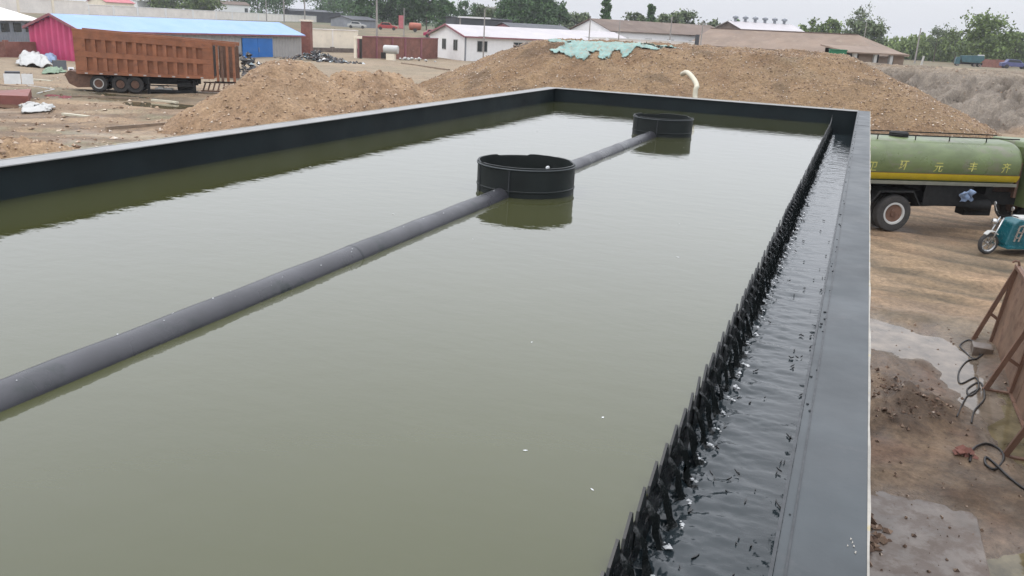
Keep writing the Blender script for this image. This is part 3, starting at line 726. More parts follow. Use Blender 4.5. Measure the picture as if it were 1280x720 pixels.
# cream hose arching over the end wall
hp = [(867, 121, 12.3), (877, 118, 12.25), (878, 108, 12.3), (872, 98, 12.5), (864, 91, 12.8), (858, 93, 13.0)]
pts = []
for px, y, d in hp[1:]:
    q = P(px, d); pts.append(Vector((q[0], q[1], Zat(px, y, d))))
base = Vector((pts[0].x + .05, pts[0].y - .05, 3.6)); pts = [Vector((base.x + .1, base.y + .1, .1)), base] + pts 
def spline(pts, n=8):
    out = []
    for i in range(len(pts) - 1):
        p0, p1, p2, p3 = pts[max(0, i - 1)], pts[i], pts[i + 1], pts[min(len(pts) - 1, i + 2)]
        for k in range(n):
            t = k / n; out.append(.5 * ((2 * p1) + (p2 - p0) * t + (2 * p0 - 5 * p1 + 4 * p2 - p3) * t * t + (3 * p1 - p0 - 3 * p2 + p3) * t ** 3))
    return out + [pts[-1]]
tag(build('hose', MB().tube(spline(pts), .035, 10), 'hose', smooth=True), 'cream hose arching up behind the end wall of the tank', 'hose')

# ------------------------------------------------------------------ tanker truck
def wheel_parts(t, x, y, rad, w, side, rimmat='whitepaint', n=28, dual=False, parent_name='wheel'):
    """wheel with axis along local y; side = -1 faces -y"""
    ws = [0] + ([-side * (w + .04)] if dual else [])
    wh = None
    for k, off in enumerate(ws):
        yc = y + off
        a = yc - w / 2; b = yc + w / 2
        prof = [(rad * .56, a + .02), (rad * .80, a), (rad * .95, a + w * .06), (rad, a + w * .2), (rad, b - w * .2), (rad * .95, b - w * .06), (rad * .80, b), (rad * .56, b - .02)]
        o = build('tyre', MB().lathe(prof, (x, 0, rad), 'y', n, close=True), 'rubber', t, smooth=40)
        if k == 0:
            f = yc + side * (w / 2 - .015); g = -side
            build('rim', MB().lathe([(rad * .57, f), (rad * .60, f + side * .012), (rad * .50, f + side * .012), (rad * .47, f + g * .03)], (x, 0, rad), 'y', n, caps=False), rimmat, o, smooth=40)
            build('wheel_dish', MB().lathe([(rad * .475, f + g * .025), (rad * .45, f + g * .14), (.001, f + g * .15)], (x, 0, rad), 'y', n), 'rust', o, smooth=40)
            build('hub', MB().lathe([(rad * .40, f + g * .149), (rad * .36, f + g * .09), (rad * .22, f + g * .07), (rad * .18, f + g * .0), (.001, f + side * .002)], (x, 0, rad), 'y', 16), 'rust', o, smooth=40)
s0, s1 = G(1087.5, 215.5, 1.66), G(1276, 221, 1.66)
u = (s1 - s0) / np.linalg.norm(s1 - s0); ang = math.atan2(u[1], u[0])
trz = gz(s0 + u * .8)
tk = thing('tanker_truck', 'faded green tanker truck with yellow stripe and lettering', 'truck', (s0[0], s0[1], trz), ang)
# local frame: x forward from the flange edge, y to the far side, z up; near side of the tank at y=0
Lx0, Lx1 = -.9, float(np.linalg.norm(s1 - s0)) + .02
HW, ZB, ZT = 1.0, 1.22, 2.55
ZM, HH = (ZB + ZT) / 2, (ZT - ZB) / 2
def ell(z):   # near-side y of the superelliptic tank at height z
    t = min(1, abs((z - ZM) / HH)); return HW - HW * (1 - t ** 2.6) ** (1 / 2.6)
def tank_ring(x, s, n=40):
    o = []
    for k in range(n):
        a = 2 * math.pi * k / n; c, q = math.cos(a), math.sin(a)
        o.append((x, HW + s * HW * math.copysign(abs(c) ** (2 / 2.6), c), ZM + s * HH * math.copysign(abs(q) ** (2 / 2.6), q)))
    return o
v, f = [], []; n = 40
rings = [(Lx0 - .12, .6), (Lx0 - .08, .85), (Lx0, .97), (Lx0 + .06, 1), (Lx1 - .16, 1), (Lx1 - .05, .97), (Lx1 + .05, .85), (Lx1 + .1, .6)]
for x, s in rings: v += tank_ring(x, s, n)
for i in range(len(rings) - 1):
    for k in range(n): f.append((i * n + k, i * n + (k + 1) % n, i * n + n + (k + 1) % n, i * n + n + k))
f += [tuple(range(n)), tuple((len(rings) - 1) * n + k for k in range(n))]
body = build('tank_body', MB().add(v, f), 'tanker', tk, smooth=40)
def surf_strip(z0, z1, off, x0, x1, nz=4):
    m = MB(); v, f = [], []
    for i in range(nz + 1):
        z = z0 + (z1 - z0) * i / nz
        for x in (x0, x1): v += [(x, ell(z) - off, z), (x, ell(z) + .02, z)]
    for i in range(nz): f += [(4 * i, 4 * i + 2, 4 * i + 6, 4 * i + 4), (4 * i + 1, 4 * i + 3, 4 * i + 7, 4 * i + 5), (4 * i, 4 * i + 1, 4 * i + 5, 4 * i + 4), (4 * i + 2, 4 * i + 3, 4 * i + 7, 4 * i + 6)]
    f += [(0, 1, 3, 2), (4 * nz, 4 * nz + 1, 4 * nz + 3, 4 * nz + 2)]
    return m.add(v, f)
build('stripe', surf_strip(1.47, 1.66, .006, Lx0 + .05, Lx1 - .03), 'yellow', body)
build('stripe_edge', surf_strip(1.662, 1.676, .007, Lx0 + .05, Lx1 - .03, 1), 'rust', body)
build('side_skirt', MB().box(Lx0, Lx1 - .1, -.03, .06, 1.36, 1.44).box(Lx0, Lx1 - .1, .06, .3, 1.36, 1.40), 'skirt', tk)
build('chassis_rail', MB().box(Lx0 - .2, Lx1 + 2.4, .42, .56, .78, 1.12).box(Lx0 - .2, Lx1 + 2.4, 1.44, 1.58, .78, 1.12), 'black', tk)
build('side_panel', MB().box(1.75, 3.2, .06, .1, .78, 1.34).box(1.75, 3.2, .06, .5, .76, .8), 'black', tk)
for xq in (Lx0 + .1, 1.9, 3.6): build('cross_bolster', MB().box(xq, xq + .2, .1, 1.9, 1.1, 1.36), 'black', tk)
wx = float(np.dot(G(1121, 293, trz) - s0, u))
wheel_parts(tk, wx, .17, .52, .27, -1, dual=True)
wheel_parts(tk, wx, 1.83, .52, .27, 1, dual=True)
mg = MB(); pr = [(wx - .78, .86), (wx - .56, 1.16), (wx + .46, 1.17), (wx + .70, .78), (wx + .67, .76), (wx + .43, 1.13), (wx - .53, 1.12), (wx - .74, .84)]
mg.prism(pr, -.02, .62, (0, 2, 1)); build('mudguard', mg, 'black', tk)
build('axle', MB().tube([(wx, .3, .5), (wx, 1.7, .5)], .09, 10).lathe([(.0, .8), (.2, .85), (.2, 1.15), (.0, 1.2)], (wx, 0, .5), 'y', 12), 'black', tk, smooth=40)
build('propeller_shaft', MB().tube([(wx, 1.0, .55), (Lx1 + .6, 1.0, .72)], .05, 8), 'black', tk)
build('air_tank', MB().lathe([(.01, 3.18), (.14, 3.2), (.17, 3.24), (.17, 3.86), (.14, 3.9), (.01, 3.92)], (0, .28, .78), 'x', 18), 'black', tk, smooth=40)
build('tool_box', MB().box(3.35, 4.2, .5, .9, .42, .95), 'black', tk, bevel=.02)
wheel_parts(tk, Lx1 + 1.35, .17, .52, .27, -1); wheel_parts(tk, Lx1 + 1.35, 1.83, .52, .27, 1)
rl = MB(); rz_ = ZT + .09
rl.bar((Lx0, .52, rz_), (Lx1 + .1, .52, rz_ - .02), .03).bar((Lx0, 1.48, rz_), (Lx1 + .1, 1.48, rz_ - .02), .03)
build('top_rail', rl, 'black', tk)
for i in range(5):
    x = .35 + i * 1.12 - (i > 1) * .1
    if x > Lx1: continue
    build('rail_post', MB().bar((x, .52, ZT - .14), (x, .52, rz_), .022), 'black', tk)
build('hatch', MB().lathe([(.26, ZT - .03), (.26, ZT + .1), (.2, ZT + .13), (.01, ZT + .14)], (1.25, 1.0, 0), 'z', 18), 'black', tk, smooth=40)
cab = build('cab', MB().prism([(Lx1 + .3, .75), (Lx1 + 2.25, .75), (Lx1 + 2.25, 1.6), (Lx1 + 2.05, 2.5), (Lx1 + .35, 2.55), (Lx1 + .3, 2.4)], 0.0, 2.0, (0, 2, 1)), 'tanker', tk, bevel=.05)
build('side_window', MB().prism([(Lx1 + .9, 1.65), (Lx1 + 2.02, 1.65), (Lx1 + 1.88, 2.35), (Lx1 + .9, 2.35)], -.01, .05, (0, 2, 1)), 'glass', cab)
build('windscreen', MB().bar((Lx1 + 2.235, 1.0, 1.68), (Lx1 + 2.075, 1.0, 2.4), 1.7, .03, (1, 0, 0)), 'glass', cab)
tail = build('tail_board', MB().box(Lx1 + .12, Lx1 + .2, .3, 1.7, 1.0, 2.0), 'rust', tk)
# lettering, read from the cab backwards; glyphs bent onto the tank's flank
for ch_, px, y in (('卫', 1090, 207.5), ('环', 1129.5, 206.5), ('元', 1172.5, 209), ('丰', 1215.5, 208.5), ('齐', 1257, 210)):
    fc = bpy.data.curves.new('glyph', 'FONT'); fc.body = ch_; fc.size = .30; fc.align_x = 'CENTER'; fc.shear = .12; fc.offset = .002
    fo = bpy.data.objects.new('glyph_source', fc); COL.objects.link(fo); bpy.context.view_layer.update()
    me = bpy.data.meshes.new_from_object(fo.evaluated_get(bpy.context.evaluated_depsgraph_get()))
    bpy.data.objects.remove(fo)
    co = np.array([tuple(v.co) for v in me.vertices])
    cx_, cy_ = .5 * (co[:, 0].min() + co[:, 0].max()), .5 * (co[:, 1].min() + co[:, 1].max())
    r_ = ray(px, y); o3 = np.array([0, 0, HC]); nrm = np.array([math.sin(ang), -math.cos(ang), 0]); nrm3 = np.array([-math.sin(ang), math.cos(ang), 0])
    t_ = np.dot(np.array([s0[0], s0[1], 0]) + nrm3 * .02 - o3, nrm3) / np.dot(r_, nrm3); hit = o3 + t_ * r_
    lx = float(np.dot(hit[:2] - s0, u)); lz = hit[2] - trz
    for v_, c in zip(me.vertices, co):
        x, z = lx + (c[0] - cx_) * .92, lz + (c[1] - cy_) * .98
        v_.co = (x, ell(z) - .006, z)
    g_ = link('lettering', me, 'letter', body)
# blue cloth hung on the chassis
X, Y = np.meshgrid(np.linspace(0, .36, 14), np.linspace(0, .36, 14))
cl = grid_mesh('cloth', 2.78 + X + .05 * np.sin(Y * 20), -.04 + .03 * np.sin(X * 24 + Y * 9) - .05 * np.exp(-((Y - .33) / .08) ** 2), .92 + Y * .8 + .07 * (X > .18) * np.sin(X * 9))
clo = link('cloth', cl, 'bluecloth', None); clo.location = tk.location; clo.rotation_euler = tk.rotation_euler
clo.modifiers.new('s', 'SOLIDIFY').thickness = .01
tag(clo, 'crumpled blue-white cloth hanging under the tanker', 'cloth')

# ------------------------------------------------------------------ teal tricycle
f0 = G(1232, 317.5, gz(G(1232, 318)))
tr_ang = math.radians(30)
tc = thing('cargo_tricycle', 'teal cargo tricycle parked nose-left in front of the tanker', 'tricycle', (f0[0], f0[1], gz(f0)), tr_ang)
R0 = .28
ty = build('front_tyre', MB().lathe([(R0 * .74, -.045), (R0 * .9, -.05), (R0, -.02), (R0, .02), (R0 * .9, .05), (R0 * .74, .045)], (0, 0, R0), 'y', 28, close=True), 'rubber', tc, smooth=40)
build('rim', MB().lathe([(R0 * .76, -.035), (R0 * .62, -.02), (R0 * .62, .02), (R0 * .76, .035)], (0, 0, R0), 'y', 28, close=True), 'chrome', ty, smooth=40)
sp_ = MB()
for k in range(5):
    a = k * 1.2566; sp_.bar((.04 * math.cos(a), -.01, R0 + .04 * math.sin(a)), (R0 * .68 * math.cos(a), -.01, R0 + R0 * .68 * math.sin(a)), .03, .03, (0, 1, 0))
sp_.lathe([(.001, -.06), (.055, -.055), (.055, .055), (.001, .06)], (0, 0, R0), 'y', 12)
build('hub', sp_, 'chrome', ty)
build('fork', MB().tube([(0, -.085, R0), (.10, -.085, .62), (.24, -.07, .98)], .02, 8).tube([(0, .085, R0), (.10, .085, .62), (.24, .07, .98)], .02, 8), 'chrome', tc, smooth=True)
mgp = [(-.15, .53), (-.05, .62), (.08, .62), (.2, .54), (.19, .51), (.07, .585), (-.04, .585), (-.13, .505)]
build('front_mudguard', MB().prism(mgp, -.07, .07, (0, 2, 1)), 'whitepaint', tc, bevel=.01)
build('headlight', MB().lathe([(.001, -.01), (.075, 0), (.085, .05), (.06, .12), (.001, .14)], (0, 0, 0), 'x', 14), 'chrome', tc, smooth=True).location = (.0, 0, .86)
build('handlebar', MB().tube([(.40, -.36, 1.06), (.28, -.30, 1.08), (.22, -.12, 1.02), (.22, .12, 1.02), (.28, .30, 1.08), (.40, .36, 1.06)], .014, 8), 'black', tc, smooth=True)
build('mirror', MB().tube([(.27, -.28, 1.08), (.22, -.32, 1.24)], .008, 6).lathe([(.001, 0), (.055, .005), (.055, .02), (.001, .03)], (.2, -.33, 1.27), 'x', 12), 'chrome', tc)
build('mirror', MB().tube([(.27, .28, 1.08), (.22, .32, 1.24)], .008, 6).lathe([(.001, 0), (.055, .005), (.055, .02), (.001, .03)], (.2, .33, 1.27), 'x', 12), 'chrome', tc)
bd = build('body', MB().prism([(.30, .30), (.42, .86), (.58, .98), (.92, .90), (1.05, .66), (1.30, .62), (1.30, .24), (.42, .20)], -.26, .26, (0, 2, 1)), 'teal', tc, bevel=.04)
build('fairing_grille', MB().bar((.50, -.275, .40), (.58, -.275, .80), .05, .02, (0, 1, 0)).bar((.62, -.275, .40), (.72, -.275, .80), .05, .02, (0, 1, 0)).bar((.56, -.275, .80), (.86, -.275, .84), .04, .02, (0, 1, 0)).bar((.5, -.275, .5), (.66, -.275, .5), .03, .02, (0, 1, 0)).bar((.54, -.275, .64), (.7, -.275, .64), .03, .02, (0, 1, 0)), 'chrome', bd)
build('seat', MB().box(.62, 1.25, -.2, .2, .90, 1.02), 'whitepaint', tc, bevel=.05)
build('seat_back', MB().box(1.15, 1.28, -.3, .3, 1.02, 1.34), 'bluetruck', tc, bevel=.04)
build('floor_pan', MB().box(.30, 2.9, -.36, .36, .22, .28), 'teal', tc)
cb = build('cargo_box', MB().box(1.34, 2.95, -.55, .55, .50, .54).box(1.34, 1.38, -.55, .55, .54, .95).box(2.91, 2.95, -.55, .55, .54, .95).box(1.38, 2.91, -.55, -.51, .54, .95).box(1.38, 2.91, .51, .55, .54, .95), 'teal', tc)
for s_ in (-1, 1):
    o = build('rear_tyre', MB().lathe([(R0 * .7, s_ * .5 - .05), (R0, s_ * .5 - .045), (R0, s_ * .5 + .045), (R0 * .7, s_ * .5 + .05)], (2.3, 0, R0), 'y', 24, close=True), 'rubber', tc, smooth=40)
    build('rim', MB().lathe([(R0 * .7, s_ * .53), (.05, s_ * .51), (.001, s_ * .53)], (2.3, 0, R0), 'y', 20), 'chrome', o)

# ------------------------------------------------------------------ rusty braced panels, cables, debris beside the tank
pw = thing('braced_formwork', 'tall rusty steel panel standing on triangular braces beside the puddle', 'panel', (2.84, 10.2, -.08), 0)
LN = 6.35
for k in range(2):
    y0, y1 = (3.42, LN) if k == 0 else (0, 3.40)
    o = build('plate', MB().add([(0, y0, 0), (.03, y0, 0), (.03, y1, 0), (0, y1, 0), (.16, y0, 1.52), (.19, y0, 1.52), (.19, y1, 1.52), (.16, y1, 1.52)],
        [(3, 2, 1, 0), (4, 5, 6, 7), (0, 1, 5, 4), (1, 2, 6, 5), (2, 3, 7, 6), (3, 0, 4, 7)]), 'rustplate', pw)
    build('stiffener', MB().bar((-.012, y0, .03), (-.012, y1, .03), .05, .06).bar((.13, y0, 1.49), (.13, y1, 1.49), .05, .06), 'rust', o)
for y, dx in ((LN - .1, .30), (LN - 2.55, .36), (1.4, .40)):
    b = build('brace', MB().bar((.14, y, 1.5), (-dx, y, .02), .07, .05, (0, 1, 0)).bar((-dx - .04, y, .03), (.0, y, .03), .06, .06, (0, 1, 0)).bar((-.01, y, .02), (.125, y, 1.46), .06, .07, (0, 1, 0)).bar((-dx * .5, y, .62), (.03, y, .5), .05, .04, (0, 1, 0)), 'rust', pw)
build('lifting_lug', MB().tube([(.16, LN - .1, 1.52), (.13, LN - .12, 1.60), (.08, LN - .1, 1.60), (.04, LN - .1, 1.56)], .02, 6), 'rust', pw)
bl = G(1236, 436, 0)
tag(build('concrete_block', MB().box(-.17, .14, -.16, .16, -.06, .10), 'concrete', bevel=.01), 'pale flat block lying at foot of the farthest brace', 'block').location = (2.62, 15.75, gz((2.62, 15.75)))
def ground_path(pxs, r=.02, lift=.02):
    out = []
    for px, y in pxs:
        q = G(px, y); q = G(px, y, gz(q)); out.append(Vector((q[0], q[1], max(gz(q), -.055) + lift)))
    return out
def cable(label, pxs, rad):
    p = spline(ground_path(pxs), 6)
    tag(build('cable', MB().tube(p, rad, 7), 'cable', smooth=True), label, 'cable', 'black cables lying in the mud')
cable('tangled black cable looping over the wet mud by the farthest brace', [(1232, 440), (1218, 452), (1204, 446), (1200, 432), (1212, 426), (1224, 436), (1222, 450), (1208, 456), (1198, 468), (1200, 482), (1218, 478), (1222, 490), (1212, 497), (1209, 488), (1224, 484), (1230, 500), (1218, 514), (1214, 530)], .013)
cable('short black cable curving away across the puddle', [(1224, 490), (1208, 498), (1196, 522)], .011)
cable('black cable with round loop in the mud by the brick lump', [(1212, 578), (1216, 564), (1232, 556), (1250, 562), (1254, 576), (1244, 586), (1232, 582), (1232, 574), (1244, 582), (1262, 600), (1285, 616), (1310, 624)], .016)
q = G(1203, 575); lump_object('broken_brick', 'reddish broken brick lump at the end of looped cable', 'brick', (q[0], q[1], gz(q)), .12, .09, .14, 'brick', 5, 14, (.03, .07))
q = G(1092, 672); lump_object('rubble_heap', 'heap of brown clods against the foot of the tank', 'rubble', (.62, 8.7, .03), .30, .55, .35, 'clod', 6, 260, (.02, .075))
q = G(1130, 520); lump_object('soil_clods', 'dark clods scattered over the dirt heap by the puddle', 'clods', (1.15, 12.35, gz((1.15, 12.35)) - .13), .75, .9, .22, 'clod', 8, 220, (.010, .042))
r = np.random.RandomState(12); k = 900
px, py = r.uniform(.25, 4.0, k), r.uniform(6.5, 17, k); z = np.maximum(terrain(px, py), -.06)
z = np.where((px > .35) & (px < 1.92) & (py < 9.75), np.maximum(z, .03), z)
s_ = .006 + .03 * r.rand(k) ** 4
stuff(tag(link('pebbles', lumps('pebbles', np.stack([px, py, z + s_ * .2], -1), s_, 12), 'clod'), 'small pebbles and crumbs strewn over the wet yard', 'pebbles'))

# ------------------------------------------------------------------ rust-brown dump trailer
a0, a1 = G(107, 115), G(238, 119)
u = (a1 - a0) / np.linalg.norm(a1 - a0); ang = math.atan2(u[1], u[0])
def along(px):   # local x where the vertical plane of the trailer's near side is met by image column px
    r_ = P(px, 1.0); A_ = np.array([[r_[0], -u[0]], [r_[1], -u[1]]]); return float(np.linalg.solve(A_, a0)[1])
tzr = gz(a0)
tr = thing('dump_trailer', 'rust-brown dump trailer with ribbed tipping body, tail end open', 'trailer', (a0[0], a0[1], tzr), ang)
x0, x1 = along(87), along(263)
def hz(px, y):
    d = np.linalg.norm(a0 + u * along(px)); return Zat(px, y, d) - tzr
zb0, zt0, zb1, zt1 = hz(88, 92), hz(88, 37), hz(263, 99), hz(263, 53)
W_ = 2.4
def zb(x): return zb0 + (zb1 - zb0) * (x - x0) / (x1 - x0)
def zt(x): return zt0 + (zt1 - zt0) * (x - x0) / (x1 - x0)
def quadbox(xa, xb, ya, yb, f0, f1):
    v = []
    for fz in (f0, f1):
        for x, y in ((xa, ya), (xb, ya), (xb, yb), (xa, yb)): v.append((x, y, zb(x) + fz * (zt(x) - zb(x))))
    return MB().add(v, [(3, 2, 1, 0), (4, 5, 6, 7), (0, 1, 5, 4), (1, 2, 6, 5), (2, 3, 7, 6), (3, 0, 4, 7)])
box_ = build('tipping_body', MB().add(*(lambda a, b: (a.v + b.v, a.f + [tuple(i + 8 for i in q) for q in b.f]))(quadbox(x0, x1, .08, .13, .02, .97), quadbox(x0, x1, W_ - .13, W_ - .08, .02, .97))), 'rustbox', tr)
build('floor', quadbox(x0, x1, .13, W_ - .13, .02, .06), 'rustbox', box_)
build('front_board', quadbox(x0 - .04, x0 - .002, .08, W_ - .08, .02, .99), 'rustbox', box_)
for ya, yb in ((0.0, .2), (W_ - .2, W_)):
    build('top_rail', quadbox(x0 - .05, x1 + .05, ya, yb, .965, 1.03), 'rustbox', box_)
build('bottom_rail', quadbox(x0, x1, -.06, .078, .0, .08), 'rustbox', box_)
build('middle_rail', quadbox(x0 + .003, x1 - .003, -.055, .078, .40, .53), 'rustbox', box_)
build('upper_rail', quadbox(x0 + .003, x1 - .003, -.055, .078, .82, .963), 'rustbox', box_)
np_ = 12; xs0, xs1 = along(99), along(252); pw_ = (xs1 - xs0) / np_
for k in range(np_ + 1):
    xc = xs0 + k * pw_; w2 = .2 * pw_
    xa, xb = (x0 + .006, xs0 + w2) if k == 0 else ((xs1 - w2, x1 - .006) if k == np_ else (xc - w2, xc + w2))
    build('rib', quadbox(xa, xb, -.05, .077, .083, .397), 'rustbox', box_)
    build('rib', quadbox(xa, xb, -.05, .077, .533, .817), 'rustbox', box_)
for k in range(np_):
    xc = xs0 + (k + .5) * pw_
    for f in (.14, .85):
        pass
xe = along(292)
for ya, yb in ((-.05, .2), (W_ - .2, W_)): build('tail_rail', quadbox(x1 + .055, xe, ya, yb, .93, 1.03), 'rustbox', box_)
for px in (268, 274, 281, 289): build('tail_post', quadbox(along(px) - .07, along(px) + .07, -.03, .13, -.05, .925), 'rustbox' if px != 274 else 'rust', box_)
build('tail_back', quadbox(x1 + .06, xe - .05, W_ - .17, W_ - .1, -.02, .92), 'rust', box_)
build('tail_sill', quadbox(x1 + .02, xe - .02, .0, .12, -.09, -.055), 'black', box_)
build('inner_board', quadbox(x1 - .06, x1 - .01, .135, W_ - .135, .065, .9), 'dark', box_)
mk = MB()
for k in range(9):
    x = x0 + (x1 - x0) * (.06 + .105 * k); mk.box(x, x + .16, -.072, -.061, zb(x) + .03, zb(x) + .09)
build('reflective_marks', mk, 'whitepaint', box_)
build('front_sill', MB().prism([(x0 - .75, .95), (x0 - .55, .45), (x0 - .1, .22), (x0 + 1.2, .3), (x0 + 1.6, .75), (x0 + 1.2, .95), (x0 - .5, 1.2)], .25, W_ - .25, (0, 2, 1)), 'rust', tr)
build('chassis', MB().box(x0 + .4, along(240), .55, .75, .55, .9).box(x0 + .4, along(240), W_ - .75, W_ - .55, .55, .9), 'black', tr)
for px in (113, 141, 160):
    wheel_parts(tr, along(px), .28, .5, .3, -1, 'whitepaint' if px == 113 else 'black', 22)
    wheel_parts(tr, along(px), W_ - .28, .5, .3, 1, 'black', 22)
xg = along(176)
gear = build('support_frame', MB().box(xg, xg + .15, .0, .15, -.05, .95).box(along(236), along(236) + .12, .0, .15, -.05, .8).box(xg, along(238), .0, .15, .12, .26).box(xg, along(238), .0, .15, .48, .54), 'black', tr)
build('fuel_tank', MB().lathe([(.02, along(214)), (.3, along(214) + .02), (.3, along(234)), (.02, along(234) + .02)], (0, .45, .5), 'x', 16), 'black', tr, smooth=40)
build('skid_plate', MB().box(xg, along(236), .15, 1.6, -.05, .1), 'black', tr)
stuff(build('hanging_gear', MB().box(xg + .6, xg + .9, .1, .5, .3, .5).box(xg + .4, xg + 1.4, .2, .6, .22, .34), 'whitepaint', tr))
lad = thing('steel_grille', 'rusty ladder-like steel grille lying under tail of the dump trailer', 'grille', tuple(np.append(a0 + u * along(243) + np.array([-u[1], u[0]]) * .7, gz(a0 + u * along(243)))), ang)
LL = 4.6
build('side_bar', MB().bar((0, 0, .12), (LL, 0, .12), .08), 'rust', lad); build('side_bar', MB().bar((0, 1.3, .55), (LL, 1.3, .55), .08), 'rust', lad)
rm = MB().bar((0, 0, .12), (0, 1.3, .55), .07).mesh('rung')
for k in range(16):
    o = link('rung', rm, 'rust', lad); o.location.x = .12 + k * .29
# timber pole on the ground before the trailer
def ground_bar(name, label, cat, p0, p1, w, h, m, group=None, lift=0):
    a, b = G(*p0), G(*p1); a = G(p0[0], p0[1], gz(a)); b = G(p1[0], p1[1], gz(b)); za, zb_ = gz(a), gz(b)
    c = .5 * (a + b)
    mb = MB().bar((a[0] - c[0], a[1] - c[1], za + h * .35 + lift), (b[0] - c[0], b[1] - c[1], zb_ + h * .35 + lift), w, h)
    o = build(name, mb, m); o.location = (c[0], c[1], 0); return tag(o, label, cat, group)
ground_bar('timber_beam', 'long dark timber on the sand in front of the dump trailer', 'timber', (133, 163), (228, 155), .16, .16, 'wood', 'timbers lying about the yard')
ground_bar('timber_beam', 'thin timber lying just below wheels of the dump trailer', 'timber', (90, 121), (172, 124), .12, .1, 'wood', 'timbers lying about the yard')
ground_bar('timber_beam', 'dark plank on pale yard left of the white cabin', 'timber', (503, 80), (561, 86), .35, .16, 'wood', 'timbers lying about the yard')
ground_bar('timber_beam', 'bent white strip on mud above the red-brown plate', 'strip', (34, 107), (68, 112), .12, .06, 'dullwhite', 'pale strips left of the trailer')
ground_bar('timber_beam', 'pale strip angled below the bent white strip', 'strip', (47, 116), (68, 112.6), .12, .06, 'dullwhite', 'pale strips left of the trailer')
ground_bar('timber_beam', 'pale short stake poking up near the left tank wall', 'stake', (84, 186), (87, 191), .1, .1, 'white')

# ------------------------------------------------------------------ junk at the left
def slab_on_ground(name, label, cat, pxs, th_, m, lift=0.0, group=None):
    pts = []
    for px, y in pxs:
        q = G(px, y); q = G(px, y, gz(q)); pts.append(q)
    zc = np.mean([gz(p) for p in pts]); c = np.mean(pts, 0)
    o = build(name, MB().prism([(p[0] - c[0], p[1] - c[1]) for p in pts], lift - .05, lift + th_), m); o.location = (c[0], c[1], zc)
    return tag(o, label, cat, group)
slab_on_ground('steel_plate', 'red-brown primed steel box lying at left edge of yard', 'plate', [(-12, 132), (36, 131), (40, 121), (-10, 122)], .45, 'redplate')
def crumpled(name, label, cat, pxs, m, seed, amp=.25, lift=.1, group=None):
    """a crumpled sheet spanning four ground points"""
    c4 = [];
    for px, y in pxs:
        q = G(px, y); c4.append(G(px, y, gz(q)))
    n = 26; U, V = np.meshgrid(np.linspace(0, 1, n), np.linspace(0, 1, n))
    XY = [c4[0][k] * (1 - U) * (1 - V) + c4[1][k] * U * (1 - V) + c4[2][k] * U * V + c4[3][k] * (1 - U) * V for k in (0, 1)]
    XY[0] = XY[0] + .5 * fbm(U * 4, V * 4, seed, 2); XY[1] = XY[1] + .5 * fbm(U * 4 + 9, V * 4, seed + 1, 2)
    Z_ = terrain(XY[0], XY[1]) + lift * np.minimum(1, 6 * np.minimum(np.minimum(U, 1 - U), np.minimum(V, 1 - V))) + amp * np.abs(fbm(U * 5, V * 5, seed + 3, 3)) + .03
    o = link(name, grid_mesh(name, XY[0], XY[1], Z_), m); o.modifiers.new('s', 'SOLIDIFY').thickness = .03
    return tag(o, label, cat, group)
crumpled('plastic_sheet', 'white plastic sheet crumpled on mud below the red-brown box', 'sheet', [(26, 142), (66, 141), (62, 133), (32, 134)], 'dullwhite', 3)
crumpled('plastic_sheet', 'loose heap of white sheets left of the magenta gable', 'sheet', [(20, 82), (66, 84), (52, 68), (26, 70)], 'dullwhite', 7, .5, .45)
crumpled('plastic_sheet', 'blue plastic sheet in junk in front of magenta gable', 'sheet', [(48, 80), (72, 80), (66, 71), (50, 71)], 'bluecloth', 9, .5, .3)
crumpled('ground_mat', 'faded green mat on the ground left of trailer front', 'mat', [(58, 92), (82, 91), (78, 86), (62, 86)], 'palegreen', 12, .3, .05)
def leaning(name, label, cat, px0, px1, y0, y1, d, m, th_=.08, lean=.25, group=None):
    a, b = P(px0, d), P(px1, d); L = np.linalg.norm(b - a); an = math.atan2(*(b - a)[::-1])
    zb_ = gz(a); h = Zat(px0, y0, d) - max(Zat(px0, y1, d), zb_)
    t = thing(name, label, cat, (a[0], a[1], zb_ - .03), an, group)
    build('board', MB().add([(0, 0, 0), (L, 0, 0), (L, th_, 0), (0, th_, 0), (0, lean, h), (L, lean, h), (L, lean + th_, h), (0, lean + th_, h)], [(3, 2, 1, 0), (4, 5, 6, 7), (0, 1, 5, 4), (1, 2, 6, 5), (2, 3, 7, 6), (3, 0, 4, 7)]), m, t)
    return t, L, h
d_ = 62
leaning('whiteboard_sheet', 'white board leaning at left edge, left of the paired white board', 'board', -8, 14, 78, 91, d_, 'dullwhite', .08, .5, 'white boards leaning on junk')
leaning('whiteboard_sheet', 'white board leaning at left, right of its paired board', 'board', 15, 30, 78, 91, d_, 'dullwhite', .08, .5, 'white boards leaning on junk')
leaning('grey_bin', 'dark grey sheet bin behind the leaning white boards', 'bin', -6, 14, 68, 78, 66, 'darkhut', .8, .1)
leaning('black_board', 'black board propped under the magenta gable', 'board', 57, 75, 60, 72, 74, 'darkhut', .1, .4)
t, L, h = leaning('window_frame', 'white window frame leaning beside the black board', 'window frame', 76.5, 84, 60, 76, 66, 'white', .08, .3)
for k in range(2):
    z0 = h * (.12 + .44 * k)
    build('pane', MB().box(L * .2, L * .8, lean_ := .3 * z0 / h - .03, .3 * z0 / h + .05, z0, z0 + h * .32), 'dark', t)
lump_object('scrap_heap', 'heap of dark and white scrap in front of blue doors', 'scrap', tuple(np.append(P(303, 70), .5)), 2.6, 1.5, 1.9, 'scrap', 21, 160, (.08, .3))
lump_object('scrap_heap', 'flat heap of black scrap at the right end of shed', 'scrap', tuple(np.append(P(397, 95), .5)), 4.2, 1.4, 1.2, 'scrap', 22, 200, (.08, .3))
r = np.random.RandomState(14); k = 1400
